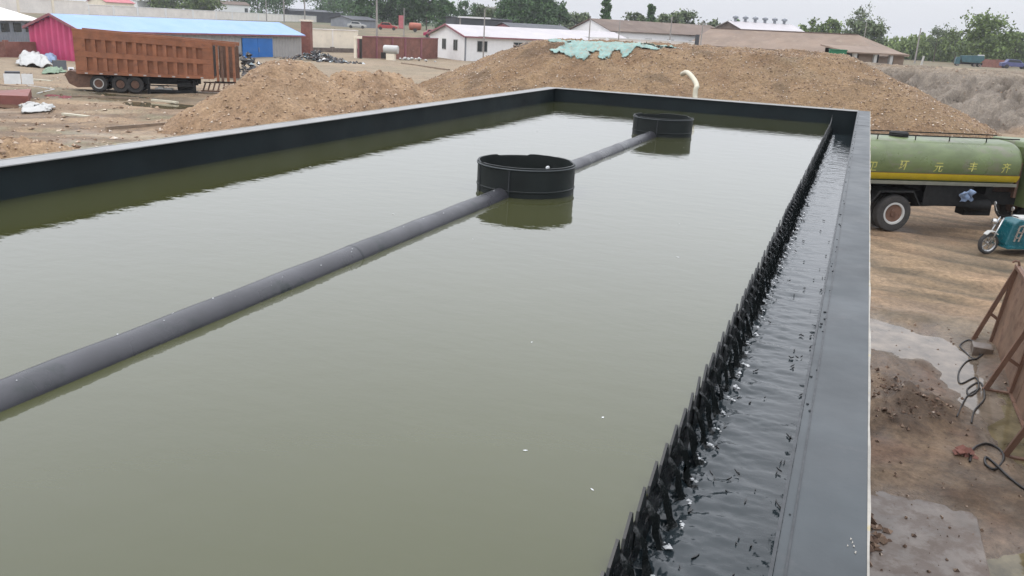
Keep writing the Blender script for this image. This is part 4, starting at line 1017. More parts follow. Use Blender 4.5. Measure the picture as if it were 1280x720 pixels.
pp = np.array([G(a, b) for a, b in zip(r.uniform(-20, 300, k), 92 + 100 * r.rand(k) ** 1.3)]); s_ = .025 + .11 * r.rand(k) ** 4
stuff(tag(link('yard_litter', lumps('yard_litter', np.stack([pp[:, 0], pp[:, 1], terrain(pp[:, 0], pp[:, 1]) + s_ * .2], -1), s_, 15, .45), 'stone'), 'small stones and litter strewn over the left yard', 'litter'))
r = random.Random(6)
for px, y, l, lab in ((52, 101, .9, 'short plank near the green mat at left'), (12, 107, 1.6, 'dark plank lying above the red-brown box'), (22, 104, 1.3, 'pale plank beside the dark plank above red-brown box'), (206, 127, .9, 'short pale plank under the tail half of trailer'), (95, 146, .8, 'short plank on streaked mud right of the white plastic sheet')):
    q = G(px, y); q = G(px, y, gz(q)); a_ = r.uniform(-.3, .9)
    tag(build('plank', MB().box(-l, l, -.1, .1, -.03, .07), 'wood' if 'dark' in lab else 'hose'), lab, 'plank', 'planks on the left yard').location = (q[0], q[1], gz(q))

# ------------------------------------------------------------------ buildings
def ribbed(m, pa, pb, z0, z1, n_out, pitch=.45, depth=.06, ztop=None):
    """corrugated sheet wall from pa to pb; ztop(t) gives the top height along it"""
    pa, pb = np.array(pa, float), np.array(pb, float); L = np.linalg.norm(pb - pa); k = max(2, int(L / pitch)); v, f = [], []
    for i in range(k * 4 + 1):
        t = i / (k * 4); o = (0, depth, depth, 0)[i % 4] if i < k * 4 else 0
        p = pa + (pb - pa) * t + np.array(n_out) * o; zt_ = ztop(t) if ztop else z1
        v += [(p[0], p[1], z0), (p[0], p[1], zt_)]
    for i in range(k * 4): f.append((2 * i, 2 * i + 2, 2 * i + 3, 2 * i + 1))
    return m.add(v, f)
def gable(name, label, cat, C, D, W, eave, ridge, mats, over=.4, zbase=None, rib=True, group=None):
    """C, D: front corners of the long side; the building lies W metres behind it. Local x along CD, y to the back."""
    C, D = np.array(C), np.array(D); L = float(np.linalg.norm(D - C)); an = math.atan2(*(D - C)[::-1])
    z0 = min(gz(C), gz(D)) - .2 if zbase is None else zbase
    t = thing(name, label, cat, (C[0], C[1], z0), an, group)
    e, rg = eave - z0, ridge - z0
    gt = lambda s: e + (rg - e) * (1 - abs(2 * s - 1))
    mw, mg_, mr, mtr = mats
    if rib:
        build('front_wall', ribbed(MB(), (0, 0), (L, 0), 0, e, (0, -1)), mw, t)
        build('back_wall', ribbed(MB(), (0, W), (L, W), 0, e, (0, 1)), mw, t)
        build('gable_wall', ribbed(MB(), (0, W), (0, 0), 0, e, (-1, 0), .8, .2, gt), mg_, t)
        build('gable_wall', ribbed(MB(), (L, 0), (L, W), 0, e, (1, 0), .8, .2, gt), mg_, t)
    else:
        build('front_wall', MB().box(0, L, 0, .12, 0, e), mw, t); build('back_wall', MB().box(0, L, W - .12, W, 0, e), mw, t)
        for xa in (.002, L - .122): build('gable_wall', MB().prism([(.122, 0), (W - .122, 0), (W - .122, e), (W / 2, rg - .02), (.122, e)], xa, xa + .12, (1, 2, 0)), mg_, t)
    sl = (rg - e) / (W / 2)
    for s in (0, 1):
        ya, yb = (-over, W / 2) if s == 0 else (W + over, W / 2)
        za = e - sl * over + .03
        rf = build('roof', MB().add([(-over, ya, za), (L + over, ya, za), (L + over, yb, rg + .03), (-over, yb, rg + .03), (-over, ya, za + .09), (L + over, ya, za + .09), (L + over, yb, rg + .12), (-over, yb, rg + .12)],
            [(3, 2, 1, 0), (4, 5, 6, 7), (0, 1, 5, 4), (1, 2, 6, 5), (2, 3, 7, 6), (3, 0, 4, 7)]), mr, t)
        if mtr:
            build('roof_trim', MB().bar((-over - .05, ya, za + .02), (-over - .05, yb, rg + .05), .09, .22).bar((-over, ya - (.05 if s == 0 else -.05), za + .0), (L + over, ya - (.05 if s == 0 else -.05), za), .06, .16), mtr, rf)
    return t, L, e, rg
C, D = P(98, 84.5), P(376, 103)
Wsh = 7.2
shed, L, e, rg = gable('storage_shed', 'long shed with pale blue roof, magenta gable and grey siding', 'shed', C, D, Wsh, 2.85, 4.0, ('siding', 'pink', 'blueroof', 'redtrim'), .35)
uu = (D - C) / L
def ax(px):
    r_ = P(px, 1.0); return float(np.linalg.solve(np.array([[r_[0], -uu[0]], [r_[1], -uu[1]]]), C)[1])
xa, xb = ax(300), ax(338)
dr = build('double_door', MB().box(xa, (xa + xb) / 2 - .02, -.16, -.08, .1, e * .86), 'bluedoor', shed)
dr2 = build('double_door', MB().box((xa + xb) / 2 + .02, xb, -.16, -.08, .1, e * .86), 'bluedoor', shed)
build('handle', MB().box((xa + xb) / 2 + .08, (xa + xb) / 2 + .16, -.2, -.16, 1.0, 1.5), 'greyhut', dr2)
build('door_lintel', MB().box(xa - .1, xb + .1, -.15, -.07, e * .865, e * .9), 'siding', shed)
q = P(383, 107)
bp = thing('brick_pillar', 'tall brown brick pillar at the right end of blue-roofed shed', 'pillar', (q[0], q[1], gz(q) - .1), .3)
build('shaft', MB().box(-.55, .55, -.5, .5, 0, 3.9), 'brick', bp, bevel=.03); build('cap', MB().box(-.65, .65, -.6, .6, 3.9, 4.1), 'cream', bp)
# grey-roofed hut and brick wall at the far left
q0, q1 = P(-60, 100), P(44, 112)
hut, L, e, rg = gable('grey_hut', 'low grey hut with whitish roof left of the magenta gable', 'hut', q0, q1, 9, 3.1, 4.2, ('greyhut', 'greyhut', 'boundary', None), .5)
for k in range(5): build('window', MB().box(L - 2.6 - 2.2 * k, L - 1.2 - 2.2 * k, -.1, -.061, 1.6, 2.5), 'glass', hut)
def wall_run(name, label, cat, pts, h0, h1, th_, m, coping=None, group=None):
    """wall through (px, d) points; each stretch is a panel"""
    a = P(*pts[0]); t = thing(name, label, cat, (a[0], a[1], 0), 0, group)
    for (p, q) in zip(pts[:-1], pts[1:]):
        A_, B_ = P(*p) - a, P(*q) - a; v = B_ - A_; l = np.linalg.norm(v); g = v / l * .012
        z0_ = min(gz(P(*p)), gz(P(*q))) - .3 if h0 is None else h0
        build('panel', MB().bar((A_[0] + g[0], A_[1] + g[1], (z0_ + h1) / 2), (B_[0] - g[0], B_[1] - g[1], (z0_ + h1) / 2), th_, h1 - z0_), m, t)
        if coping: build('coping', MB().bar((A_[0] + g[0], A_[1] + g[1], h1 + .06), (B_[0] - g[0], B_[1] - g[1], h1 + .06), th_ + .15, .12), coping, t)
        build('post', MB().box(A_[0] - th_ * .7, A_[0] + th_ * .7, A_[1] - th_ * .7, A_[1] + th_ * .7, z0_, h1 + .14), coping or m, t)
    return t
wall_run('brick_wall', 'low red brick wall at left, in front of the grey hut', 'wall', [(-40, 88), (0, 88), (46, 90)], None, 1.6, .25, 'brick')
wall_run('brick_enclosure', 'red-brown brick wall enclosing yard left of the white cabin', 'wall', [(449, 104), (470, 105.5), (490, 107), (506, 108), (526, 110), (547, 113)], None, 2.95, .25, 'brick', 'redtrim')
wall_run('cream_fence', 'cream panel fence with dark posts between shed and brick enclosure', 'fence', [(384, 118), (415, 119), (447, 121)], None, 3.35, .2, 'cream', 'boundary')
kb = wall_run('fence_plinth', 'dark rubble plinth along the foot of the cream fence', 'plinth', [(384, 117), (415, 118), (447, 120)], None, 1.1, .3, 'darkstone')
q = P(444, 103); gp_ = thing('gate_post', 'pale gate posts standing at left end of the brick enclosure', 'gate post', (q[0], q[1], gz(q) - .1), .3)
build('post', MB().box(-.15, .15, -.15, .15, 0, 2.3), 'cream', gp_); build('post', MB().box(.5, .75, -.15, .15, 0, 2.3), 'dark', gp_); build('top_beam', MB().box(-.15, .75, -.2, .2, 2.3, 2.6), 'cream', gp_)
# silver drum on a box in front of the enclosure
q = P(489, 103); dt = thing('water_drum', 'pale horizontal drum on a white block before the brick enclosure', 'drum', (q[0], q[1], gz(q) - .05), .25)
build('drum', MB().lathe([(.05, -.9), (.45, -.85), (.5, -.7), (.5, .7), (.45, .85), (.05, .9)], (0, 0, 1.25), 'x', 18), 'whitepaint', dt, smooth=40); build('stand', MB().box(-.5, .5, -.4, .4, 0, .8), 'cream', dt); build('saddle', MB().box(-1.1, -.6, -.4, .4, .2, .9), 'dark', dt)
lump_object('sack_pile', 'few pale sacks lying at the foot of brick enclosure', 'sacks', tuple(np.append(P(516, 105), .55)), 3.5, .6, .4, 'whitepaint', 31, 16, (.15, .35))
# white cabin
Cc, Ec = P(582.5, 109), P(538, 119)
nn = (Ec - Cc); Wc = float(np.linalg.norm(nn)); nn /= Wc; uc = np.array([nn[1], -nn[0]])
cabin, L, e, rg = gable('white_cabin', 'white prefabricated cabin with white roof and dark red trim', 'cabin', Cc, Cc + uc * 26, Wc, 3.5, 4.75, ('white', 'white', 'whiteroof', 'redtrim'), .3, None, False)
def window(t, x0, x1, z0, z1, y, along_x=True):
    w = build('window', MB().box(x0, x1, y - .03, y + .02, z0, z1) if along_x else MB().box(y - .03, y + .02, x0, x1, z0, z1), 'whitepaint', t)
    m_ = (x0 + x1) / 2
    for a, b in ((x0 + .08, m_ - .04), (m_ + .04, x1 - .08)):
        build('pane', MB().box(a, b, y - .05, y - .032, z0 + .08, z1 - .08) if along_x else MB().box(y - .05, y - .032, a, b, z0 + .08, z1 - .08), 'glass', w)
for k in range(4): window(cabin, 1.6 + k * 5.2, 3.1 + k * 5.2, 1.35, 2.75, -.001)
for y0 in (Wc * .20, Wc * .52): window(cabin, y0, y0 + 1.3, 1.35, 2.75, -.001, False)
build('corner_post', MB().box(-.06, .1, -.06, .1, 0, e), 'greyhut', cabin)
# long brown-roofed house with a white gable
Ch, Eh = P(764, 128), P(714, 136)
nn = (Eh - Ch); Wh = float(np.linalg.norm(nn)); nn /= Wh; uh = np.array([nn[1], -nn[0]])
house, L, e, rg = gable('long_house', 'long house with white gable and brown tiled roof behind heap', 'house', Ch, Ch + uh * 24, Wh, 5.0, 6.55, ('white', 'white', 'roofbrown', None), .3, 0.6, False)
for k in range(5): window(house, 2 + k * 4.4, 3.4 + k * 4.4, 2.2, 3.6, -.001)
wall_run('low_white_wall', 'low white wall in front of the long white-gabled house', 'wall', [(640, 128), (680, 124), (720, 121), (760, 119), (800, 121), (838, 123), (871, 125)], None, 4.05, .25, 'boundary', 'white')
q = P(872, 122); tag(build('dark_post', MB().box(-.25, .25, -.2, .2, 0, 4.6), 'darkhut'), 'dark upright post at the right end of low white wall', 'post').location = (q[0], q[1], .5)
# earth-brown barn at the right of the heap
bC, bD = P(866, 130), P(1097, 121)
bv = bD - bC; Lb = float(np.linalg.norm(bv)); zb0_ = .6; eb, rb, Wb, Hp = 3.65 - zb0_, 5.95 - zb0_, 14.0, 4.6
barn = thing('brown_barn', 'very long barn with earth-brown hipped roof behind the gravel heap', 'barn', (bC[0], bC[1], zb0_), math.atan2(bv[1], bv[0]))
build('front_wall', MB().box(0, Lb, 0, .2, 0, eb), 'roofdirt', barn); build('back_wall', MB().box(0, Lb, Wb - .2, Wb, 0, eb), 'roofdirt', barn)
build('end_wall', MB().box(.0, .2, .21, Wb - .21, 0, eb), 'roofdirt', barn); build('end_wall', MB().box(Lb - .2, Lb, .21, Wb - .21, 0, eb), 'roofdirt', barn)
def rp(*q): return MB().add([(a, b, c + .02) for a, b, c in q] + [(a, b, c + .18) for a, b, c in q], [tuple(range(len(q))), tuple(range(len(q), 2 * len(q)))] + [(k, (k + 1) % len(q), len(q) + (k + 1) % len(q), len(q) + k) for k in range(len(q))])
k0, k1, k2, k3 = (-.5, -.7, eb - .15), (Lb + .6, -.7, eb - .15), (Lb + .6, Wb + .7, eb - .15), (-.5, Wb + .7, eb - .15); r0, r1 = (-.5, Wb / 2, rb), (Lb - Hp, Wb / 2, rb)
build('roof', rp(k0, k1, r1, r0), 'roofdirt', barn); build('roof', rp(k2, k3, r0, r1), 'roofdirt', barn); build('hip', rp(k1, k2, r1), 'roofdirt', barn)
build('ridge_cap', MB().bar((-.5, Wb / 2, rb + .2), (Lb - Hp, Wb / 2, rb + .2), .5, .12), 'roofbrown', barn)
q0, q1 = P(1064, 106), P(1128, 110); v = q1 - q0; Lp = float(np.linalg.norm(v))
po = thing('open_shelter', 'low open shelter with white columns and brown roof slab', 'shelter', (q0[0], q0[1], min(gz(q0), gz(q1)) - .1), math.atan2(v[1], v[0]))
hs = 4.05 - po.location.z
build('roof', MB().add([(-.6, -.8, hs - .15), (Lp + .6, -.8, hs - .15), (Lp + .6, 5, hs + .5), (-.6, 5, hs + .5), (-.6, -.8, hs), (Lp + .6, -.8, hs), (Lp + .6, 5, hs + .65), (-.6, 5, hs + .65)], [(3, 2, 1, 0), (4, 5, 6, 7), (0, 1, 5, 4), (1, 2, 6, 5), (2, 3, 7, 6), (3, 0, 4, 7)]), 'roofdirt', po)
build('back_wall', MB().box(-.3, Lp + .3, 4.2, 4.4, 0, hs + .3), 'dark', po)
for px in (1068, 1093, 1113):
    x = (px - 1064) / 64 * Lp; build('column', MB().box(x - .2, x + .2, -.6, -.2, 0, hs - .14), 'whitepaint', po, bevel=.02)
build('end_wall', MB().box(Lp * .84, Lp + .3, -.3, -.1, 0, hs - .14), 'roofdirt', po); build('end_wall', MB().box(Lp * .16, Lp * .44, -.3, -.1, 0, hs - .14), 'roofdirt', po)
q = P(1049, 98); gb = thing('green_container', 'small green container standing behind the crest of gravel heap', 'container', (q[0], q[1], 2.2), .1)
build('body', MB().box(-.85, .85, -.6, .6, 0, 2.0), 'green', gb, bevel=.04); build('lid', MB().box(-.9, .9, -.65, .65, 2.0, 2.1), 'green', gb); build('side_frame', MB().box(.9, 1.3, -.5, .5, .3, 1.6), 'darkhut', gb)
q = P(1155.5, 96); tag(build('white_marker', MB().tube([(0, 0, -.2), (.05, 0, .55), (.12, 0, 1.1)], .1, 8).box(-.5, .5, -.2, .2, -.3, .08), 'whitepaint'), 'white marker post on sand, left of the blue-green truck', 'post').location = (q[0], q[1], gz(q))
# white hall with roof vents
hall, L, e, rg = gable('white_hall', 'distant white-roofed hall with a row of roof vents', 'hall', P(927, 215), P(1003, 225), 12, 6.9, 8.6, ('roofbrown', 'roofbrown', 'whiteroof', None), .6, 1.0, False)
for k in range(6): build('roof_vent', MB().lathe([(.35, rg - .1), (.35, rg + .7), (.7, rg + .8), (.7, rg + 1.2), (.05, rg + 1.5)], (1.6 + k * (L - 3.2) / 5, 6, 0), 'z', 10), 'greyhut', hall)
# far boundary wall on the embankment, huts
wall_run('boundary_wall', 'long whitewashed panel wall along the embankment at upper left', 'wall', [(110, 235), (141, 236), (171, 238), (206, 242), (240, 250), (269, 262), (289, 274), (322, 292), (352, 312), (380, 335), (408, 360), (432, 385)], None, 5.0, .4, 'boundary', 'white')
wall_run('boundary_wall', 'taller whitewashed wall at the extreme upper left corner', 'wall', [(-60, 205), (-20, 208), (21, 212), (65, 216), (109, 222)], None, 5.6, .4, 'boundary', 'cream')
def simple_hut(name, label, cat, pxa, pxb, d, W, ea, ri, mats): return gable(name, label, cat, P(pxa, d), P(pxb, d + 6), W, ea, ri, mats, .3, None, False)
t, L, e, rg = simple_hut('small_hut', 'small white hut above the blue roof at upper left', 'hut', 270, 312, 330, 6, 7.6, 8.6, ('white', 'white', 'roofbrown', None))
window(t, L * .85, L * .95, 2.4, 4, -.001)
simple_hut('pink_roof_hut', 'hut with a pink roof behind the upper left wall', 'hut', 133, 168, 262, 7, 6.0, 7.2, ('cream', 'cream', 'flag', None))
simple_hut('pink_roof_hut', 'white hut at top edge right of the pink-roofed hut', 'hut', 172, 198, 300, 7, 7.0, 8.0, ('white', 'white', 'white', None))
simple_hut('dark_shed', 'long dark shed beneath the trees right of the small white hut', 'shed', 362, 430, 345, 8, 6.6, 7.3, ('darkhut', 'darkhut', 'darkhut', None))
simple_hut('dark_shed', 'low blue-grey shed under trees above the brick enclosure', 'shed', 440, 472, 225, 8, 4.6, 5.4, ('greyhut', 'greyhut', 'darkhut', None))
simple_hut('dark_shed', 'dark long shed with thin white roof above the white cabin', 'shed', 572, 640, 215, 8, 6.3, 6.5, ('darkhut', 'darkhut', 'darkhut', None))
simple_hut('dark_shed', 'dark low roof left of the long white-gabled house', 'shed', 640, 712, 170, 8, 4.7, 5.5, ('redtrim', 'redtrim', 'darkhut', None))
a, b = P(573, 205), P(612, 206)
tag(build('white_awning', MB().bar((0, 0, 0), (b[0] - a[0], b[1] - a[1], 0), 2.5, .35), 'white'), 'thin white awning roof among the trees above white cabin', 'awning').location = (a[0], a[1], 6.45)
for k, px in enumerate((0,)):
    q = a; tag(build('awning_post', MB().box(-.15, .15, -.15, .15, 0, 6.3 - gz(a)), 'pole'), 'left support post of the thin white awning roof', 'post').location = (a[0] + .4, a[1] + .1, gz(a))

# ------------------------------------------------------------------ vehicles far off
def car(label, px, d, hd, m, scale=1.0, group='far parked cars'):
    q = P(px, d); t = thing('parked_car', label, 'car', (q[0], q[1], gz(q)), hd, group); s = scale
    body = build('body', MB().prism([(-2.1, .35), (2.1, .35), (2.15, .75), (1.3, .95), (-1.5, 1.0), (-2.1, .9)], -.85, .85, (0, 2, 1)), m, t, bevel=.06)
    cb_ = build('cabin', MB().prism([(-1.5, .98), (1.0, .95), (.45, 1.45), (-1.15, 1.48)], -.75, .75, (0, 2, 1)), m, t, bevel=.04)
    build('side_window', MB().prism([(-1.25, 1.02), (.75, 1.0), (.38, 1.38), (-1.05, 1.4)], -.77, -.751, (0, 2, 1)), 'glass', cb_)
    build('side_window', MB().prism([(-1.25, 1.02), (.75, 1.0), (.38, 1.38), (-1.05, 1.4)], .751, .77, (0, 2, 1)), 'glass', cb_)
    for x in (-1.35, 1.35):
        for y in (-.78, .78): build('wheel', MB().lathe([(.05, y - .1), (.33, y - .1), (.33, y + .1), (.05, y + .1)], (x, 0, .33), 'y', 14), 'rubber', t)
    t.scale = (s, s, s); return t
car('red car under the trees, left of the pink flag', 484, 200, .5, 'redcar', 1.1)
car('white car under the trees, left of the tall pole', 446, 205, .5, 'whitepaint')
car('magenta car behind left end of white cabin roof', 543, 170, .5, 'magcar')
car('violet-blue car at far right edge beyond sand bank', 1272, 205, .15, 'bluecar', 1.25)
q = P(519, 190); dm = thing('orange_drum_cart', 'orange-red drum cart under the trees right of pink flag', 'cart', (q[0], q[1], gz(q)), .5)
build('drum', MB().lathe([(.1, -1.4), (.75, -1.2), (.8, 0), (.7, 1.2), (.1, 1.4)], (0, 0, 1.15), 'x', 16), 'orangecar', dm, smooth=40)
for y in (-.6, .6): build('wheel', MB().lathe([(.05, y - .1), (.4, y - .1), (.4, y + .1), (.05, y + .1)], (0, 0, .4), 'y', 14), 'rubber', dm)
q = P(1204, 190); dt = thing('dump_truck', 'blue-green dump truck far off before the right tree', 'truck', (q[0], q[1], gz(q)), .1)
b_ = build('dump_body', MB().prism([(.0, 1.7), (.3, 1.25), (5.0, 1.2), (6.2, 2.2), (5.9, 3.3), (-.3, 3.1)], -1.2, 1.2, (0, 2, 1)), 'bluetruck', dt, bevel=.05)
build('body_rib', MB().box(1.2, 1.35, -1.26, -1.2, 1.3, 3.1).box(2.7, 2.85, -1.26, -1.2, 1.3, 3.1).box(4.2, 4.35, -1.26, -1.2, 1.3, 3.15), 'bluetruck', b_)
build('cab', MB().prism([(-1.6, .6), (-.35, .6), (-.35, 2.6), (-1.3, 2.6), (-1.6, 1.7)], -1.1, 1.1, (0, 2, 1)), 'bluetruck', dt, bevel=.05)
build('load_cover', MB().box(4.5, 6.0, -1.1, 1.1, 3.15, 3.55), 'whitepaint', dt, bevel=.1)
build('chassis', MB().box(-1.5, 6.0, -.5, .5, .6, 1.15), 'black', dt)
for x in (-.9, 3.8, 5.1): wheel_parts(dt, x, -.95, .5, .3, -1, 'whitepaint', 14); wheel_parts(dt, x, .95, .5, .3, 1, 'whitepaint', 14)
dt.scale = (.64, .64, .64)
wall_run('red_wall', 'low dull red wall right of the blue-green dump truck', 'wall', [(1232, 212), (1250, 210), (1262, 209)], None, 3.1, .3, 'brick')

# ------------------------------------------------------------------ poles
def pole(label, px, d, y_top, rad=.14, lamp=0, group='poles'):
    q = P(px, d); z0 = gz(q) - .2; h = Zat(px, y_top, d) - z0
    t = thing('utility_pole', label, 'pole', (q[0], q[1], z0), .4, group)
    build('mast', MB().tube([(0, 0, 0), (0, 0, h)], [rad, rad * .65], 8), 'pole', t, smooth=40)
    if lamp == 1: build('cross_arm', MB().bar((-.8, 0, h * .93), (.8, 0, h * .93), .1), 'pole', t)
    if lamp == 2: build('flag', MB().box(-.9, -.1, -.02, .02, h * .45, h * .8), 'flag', t)
    if lamp == 3:
        build('lamp_arm', MB().tube([(0, 0, h), (.3, 0, h + .12), (.8, 0, h + .15)], .04, 6), 'pole', t); build('lamp_head', MB().box(.7, 1.2, -.12, .12, h + .1, h + .2), 'whitepaint', t)
        build('cross_arm', MB().bar((-.6, 0, h * .55), (.6, 0, h * .55), .08), 'whitepaint', t)
for label, px, d, yt, rad, lp in (
    ('pole behind the wall, left of the leaning pair above blue roof', 333, 290, -30, .18, 1), ('bent pole above right half of the blue roof', 355, 250, -30, .2, 1),
    ('tall pole rising behind the brown brick pillar', 381, 190, -30, .17, 1), ('tall pale pole above left end of the brick enclosure', 471, 122, -25, .16, 1),
    ('short pole carrying a pink flag above brick enclosure', 505, 150, 10, .11, 2), ('lamp pole in front of the white cabin', 605.5, 96, 11, .09, 3),
    ('pole in front of the white gable of long house', 737, 115, 20, .1, 0), ('pole before brown roof, right of the white gable', 774, 115, 25, .1, 0),
    ('pole at right part of the brown tiled roof', 838, 130, 21, .12, 0), ('pole just right of the long house, before trees', 877, 120, 25, .1, 1),
    ('thin far pole left of the distant white hall', 930, 260, 24, .15, 1), ('slender pole above thicket left of right tree', 1147, 180, 35, .16, 0),
    ('thin pole rising from round tree right of the barn', 1079, 190, 28, .12, 0)):
    pole(label, px, d, yt, rad, lp)

# ------------------------------------------------------------------ trees
def tree(label, px, d, ytop, wpx, style='round', leaf='leaf', seed=0, dens=1.0, group='trees along the skyline', name='tree', z0=None):
    r = np.random.RandomState(seed + 100)
    q = P(px, d); zb_ = (gz(q) if z0 is None else z0) - .2; H = Zat(px, ytop, d) - zb_; W = wpx * d / F
    t = thing(name, label, 'tree', (q[0], q[1], zb_), r.rand() * 6.28, group)
    lo = {'round': .22, 'poplar': .12, 'wisp': .3, 'top': .42}[style]
    mb = MB(); tops = []
    lean = r.uniform(-.03, .03, 2) * H
    mb.tube([(0, 0, 0), (lean[0] * .4, lean[1] * .4, H * .4), (lean[0], lean[1], H * .93)], [.012 * H + .06, .008 * H + .05, .02], 7)
    nb = 22 if style != 'poplar' else 26
    for k in range(nb):
        z = H * (lo + (.9 - lo) * r.rand()); a = r.rand() * 6.28
        u_ = (z / H - lo) / (1 - lo)
        rad = W / 2 * {'round': math.sqrt(max(.05, 1 - (2 * u_ - .85) ** 2 / 1.4)), 'poplar': (1 - .75 * u_) * (.55 + .6 * min(1, u_ * 4)), 'wisp': (.4 + .7 * u_ * (1.3 - u_) * 1.6), 'top': .9}[style]
        L = rad * r.uniform(.55, 1.0)
        e_ = np.array([L * math.cos(a), L * math.sin(a), z + L * (.5 if style != 'poplar' else 1.0) * r.uniform(.3, 1)])
        e_[2] = min(e_[2], H)
        mb.tube([(lean[0] * z / H, lean[1] * z / H, z), tuple(e_ * np.array([.5, .5, 1]) * np.array([1, 1, .5]) + np.array([0, 0, z * .5])), tuple(e_)], [.004 * H + .02, .003 * H + .015, .01], 4)
        tops.append((e_, z, L))
    build('trunk', mb, 'trunk', t, smooth=40)
    cs = []
    for e_, z, L in tops:
        for k in range(3 if style != 'wisp' else 2):
            f_ = r.uniform(.45, 1.05); c = np.array([e_[0] * f_, e_[1] * f_, z + (e_[2] - z) * f_]) + r.normal(0, .09 * W, 3) * np.array([1, 1, .8]); cs.append(c)
    cs.append(np.array([lean[0], lean[1], H * .95])); cs.append(np.array([lean[0], lean[1], H * .88])); cs = np.array(cs)
    nl = int(46 * dens)
    ls = max(.10, min(.45, d * .0016)) * (1.0 if style != 'wisp' else .65)
    cr = (.13 if style != 'poplar' else .18) * W * r.uniform(.6, 1.25, len(cs))
    pts = (cs[:, None, :] + r.normal(0, .55, (len(cs), nl, 3)) * cr[:, None, None] * np.array([1, 1, .85])).reshape(-1, 3)
    pts = pts[pts[:, 2] > H * lo * .6]
    k = len(pts); a1, a2 = r.normal(size=(k, 3)), r.normal(size=(k, 3))
    a1 /= np.linalg.norm(a1, axis=1)[:, None]; a2 -= a1 * (a1 * a2).sum(1)[:, None]; a2 /= np.linalg.norm(a2, axis=1)[:, None]
    s = ls * r.uniform(.6, 1.3, (k, 1))
    quads = np.stack([pts - a1 * s, pts - a2 * s * .6, pts + a1 * s, pts + a2 * s * .6], 1)
    o = link('crown', soup('crown', quads, 4), leaf, t)
    return t
S = 0
for label, px, d, yt, w, st, lf, dn in (
    ('broad dark tree rising behind the small white hut at top', 322, 350, -22, 60, 'round', 'leaf', 1.4), ('dark tree just right of the small white hut', 345, 360, -28, 48, 'round', 'leaf', 1.3),
    ('dark tree over the long dark shed at top', 405, 380, -25, 50, 'round', 'leaf', 1.2), ('dark tree over right end of the dark shed', 436, 330, -30, 52, 'round', 'leaf', 1.2),
    ('pale shrubby tree behind the pink-roofed hut at top left', 215, 300, -8, 60, 'round', 'leaf2', 1.2), ('pale shrubby tree left of small white hut', 250, 290, -6, 46, 'round', 'leaf2', 1.2),
    ('tall dark tree directly behind the tall pale pole', 464, 250, -32, 46, 'poplar', 'leaf', 1.5), ('tall dark tree left of the pink flag', 489, 255, -24, 42, 'poplar', 'leaf', 1.5),
    ('tall dark tree right of the pink flag', 515, 250, -18, 44, 'poplar', 'leaf', 1.6), ('dense dark tree above the orange-red drum cart', 533, 245, -12, 30, 'round', 'leaf', 1.4),
    ('single round dark tree above left end of white cabin roof', 554, 240, 2, 26, 'round', 'leaf', 1.4), ('feathery tree above the middle of white cabin', 582, 250, 1, 26, 'wisp', 'leaf', 1.6),
    ('thin leafy tree behind the lamp pole', 607, 255, 10, 28, 'round', 'leaf3', 1.0), ('tall dark tree above right end of the white cabin', 638, 230, -8, 36, 'poplar', 'leaf', 1.6),
    ('tall dark poplar in middle of the group above white cabin', 660, 232, -9, 40, 'poplar', 'leaf', 1.6), ('tall dark poplar right of the group above cabin roof', 680, 234, 0, 36, 'poplar', 'leaf', 1.5),
    ('smaller dark tree ending the group left of white gable', 699, 238, 7, 22, 'round', 'leaf', 1.3), ('grey-green tree just left of the white gable', 728, 240, 17, 24, 'round', 'leaf3', 1.0),
    ('pale low tree behind the white gable', 713, 300, 20, 30, 'round', 'leaf3', .9),
    ('slim tall leafy tree standing over ridge of brown roof', 755, 200, -8, 15, 'poplar', 'leaf', 1.0), ('slim ivy-clad trunk over the middle of brown roof', 812, 200, 4, 11, 'poplar', 'leaf', 1.2),
    ('low grey-green tree left of ivy-clad trunk', 797, 235, 19, 26, 'round', 'leaf3', 1.0), ('grey-green tree right of ivy-clad trunk', 826, 235, 17, 24, 'round', 'leaf3', 1.0),
    ('round grey-green tree over right end of brown roof', 851, 235, 15, 32, 'round', 'leaf3', 1.2), ('low grey-green tree just right of long house', 888, 260, 27, 26, 'round', 'leaf3', 1.0),
    ('low dark tree left of the distant white hall', 906, 260, 29, 22, 'round', 'leaf3', 1.1), ('taller dark-headed tree close left of white hall', 919, 255, 24, 16, 'round', 'leaf', 1.1),
    ('small dark tree peeping over white hall roof', 945, 280, 31, 12, 'round', 'leaf', 1.0),
    ('pale green tree right of the white hall', 1012, 230, 24, 26, 'round', 'leaf2', 1.0), ('pale green tree left of the sparse tall tree', 1034, 230, 25, 28, 'round', 'leaf2', 1.0),
    ('sparse tall tree with bare branches right of barn ridge', 1070, 235, 11, 36, 'wisp', 'leaf3', .9), ('round dense tree below the sparse tall tree', 1080, 205, 27, 40, 'round', 'leaf3', 1.6),
    ('big bushy tree behind the blue-green dump truck', 1228, 235, 27, 56, 'round', 'leaf2', 1.7), ('small tree at the far right edge above thicket', 1269, 245, 41, 18, 'round', 'leaf2', 1.0),
    ('bare wispy tree over the middle of right thicket', 1170, 255, 36, 26, 'wisp', 'leaf3', .5), ('bare wispy tree just left of big bushy tree', 1196, 250, 38, 22, 'wisp', 'leaf3', .5)):
    S += 1
    tree(label, px, d, yt, w, st, lf, S, dn)
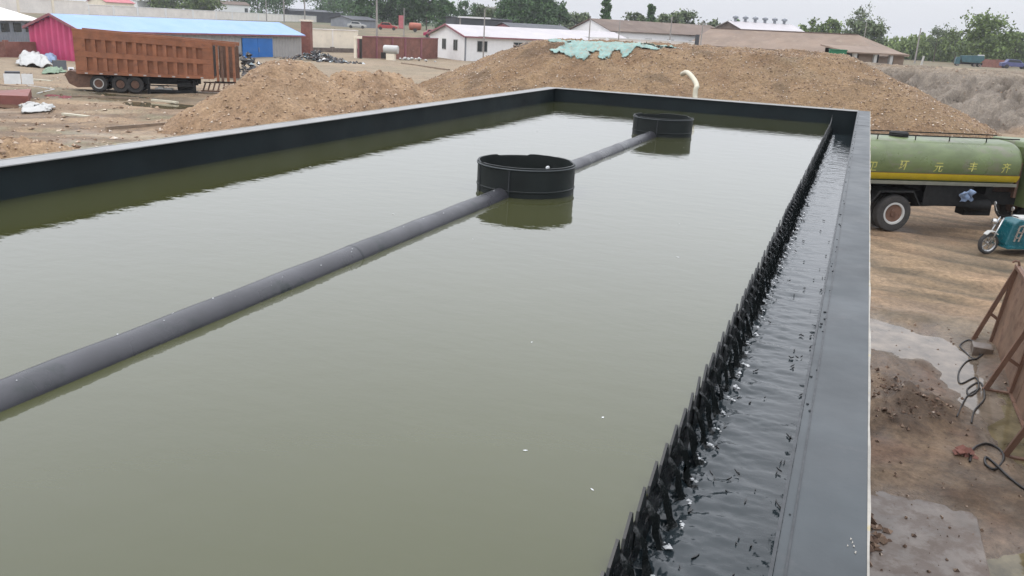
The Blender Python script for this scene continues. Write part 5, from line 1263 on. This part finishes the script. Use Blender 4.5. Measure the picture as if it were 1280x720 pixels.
def thicket(name, label, px0, px1, d0, d1, ytop, n, leaf, seed, h0=0.0):
    r = np.random.RandomState(seed); px = r.uniform(px0, px1, n); dd = r.uniform(d0, d1, n)
    Q = np.array([P(a, b) for a, b in zip(px, dd)]); zb_ = terrain(Q[:, 0], Q[:, 1], False)
    top = np.array([Zat(a, ytop, b) for a, b in zip(px, dd)]) - 2.2 + 3.0 * (fbm(px * .12, dd * .1, seed, 3, .7) + .3)
    z = zb_ + (top - zb_) * r.rand(n) ** .8
    pts = np.stack([Q[:, 0], Q[:, 1], z], -1); k = n
    a1, a2 = r.normal(size=(k, 3)) * np.array([.6, .6, 1.4]), r.normal(size=(k, 3))
    a1 /= np.linalg.norm(a1, axis=1)[:, None]; a2 -= a1 * (a1 * a2).sum(1)[:, None]; a2 /= np.linalg.norm(a2, axis=1)[:, None]
    s = r.uniform(.25, .6, (k, 1))
    quads = np.stack([pts - a1 * s, pts - a2 * s * .5, pts + a1 * s, pts + a2 * s * .5], 1)
    return stuff(tag(link(name, soup(name, quads, 4), leaf), label, 'thicket'))
thicket('thicket', 'long belt of young green saplings along the right skyline', 1088, 1330, 262, 285, 45, 26000, 'reed', 5)
thicket('far_wood', 'far grey-green wood low on skyline across the middle', 560, 1090, 480, 520, 33, 12000, 'leaf3', 6)
thicket('far_wood', 'dark undergrowth beneath the trees at upper left', 300, 640, 395, 420, 14, 14000, 'leaf', 7)

# ------------------------------------------------------------------ thin damp air
hz_m = bpy.data.materials.new('thin haze'); hz_m.use_nodes = True; hn = hz_m.node_tree; hn.nodes.clear()
ho = hn.nodes.new('ShaderNodeOutputMaterial'); hv = hn.nodes.new('ShaderNodeVolumePrincipled')
hv.inputs['Color'].default_value = (.93, .95, 1, 1); hv.inputs['Density'].default_value = .00028; hv.inputs['Anisotropy'].default_value = .2
hn.links.new(hv.outputs[0], ho.inputs['Volume'])
haze = build('haze', MB().box(-1600, 1600, -1600, 1600, -1.5, 26.0), hz_m)
stuff(tag(haze, 'thin pale haze over the whole yard', 'haze'))
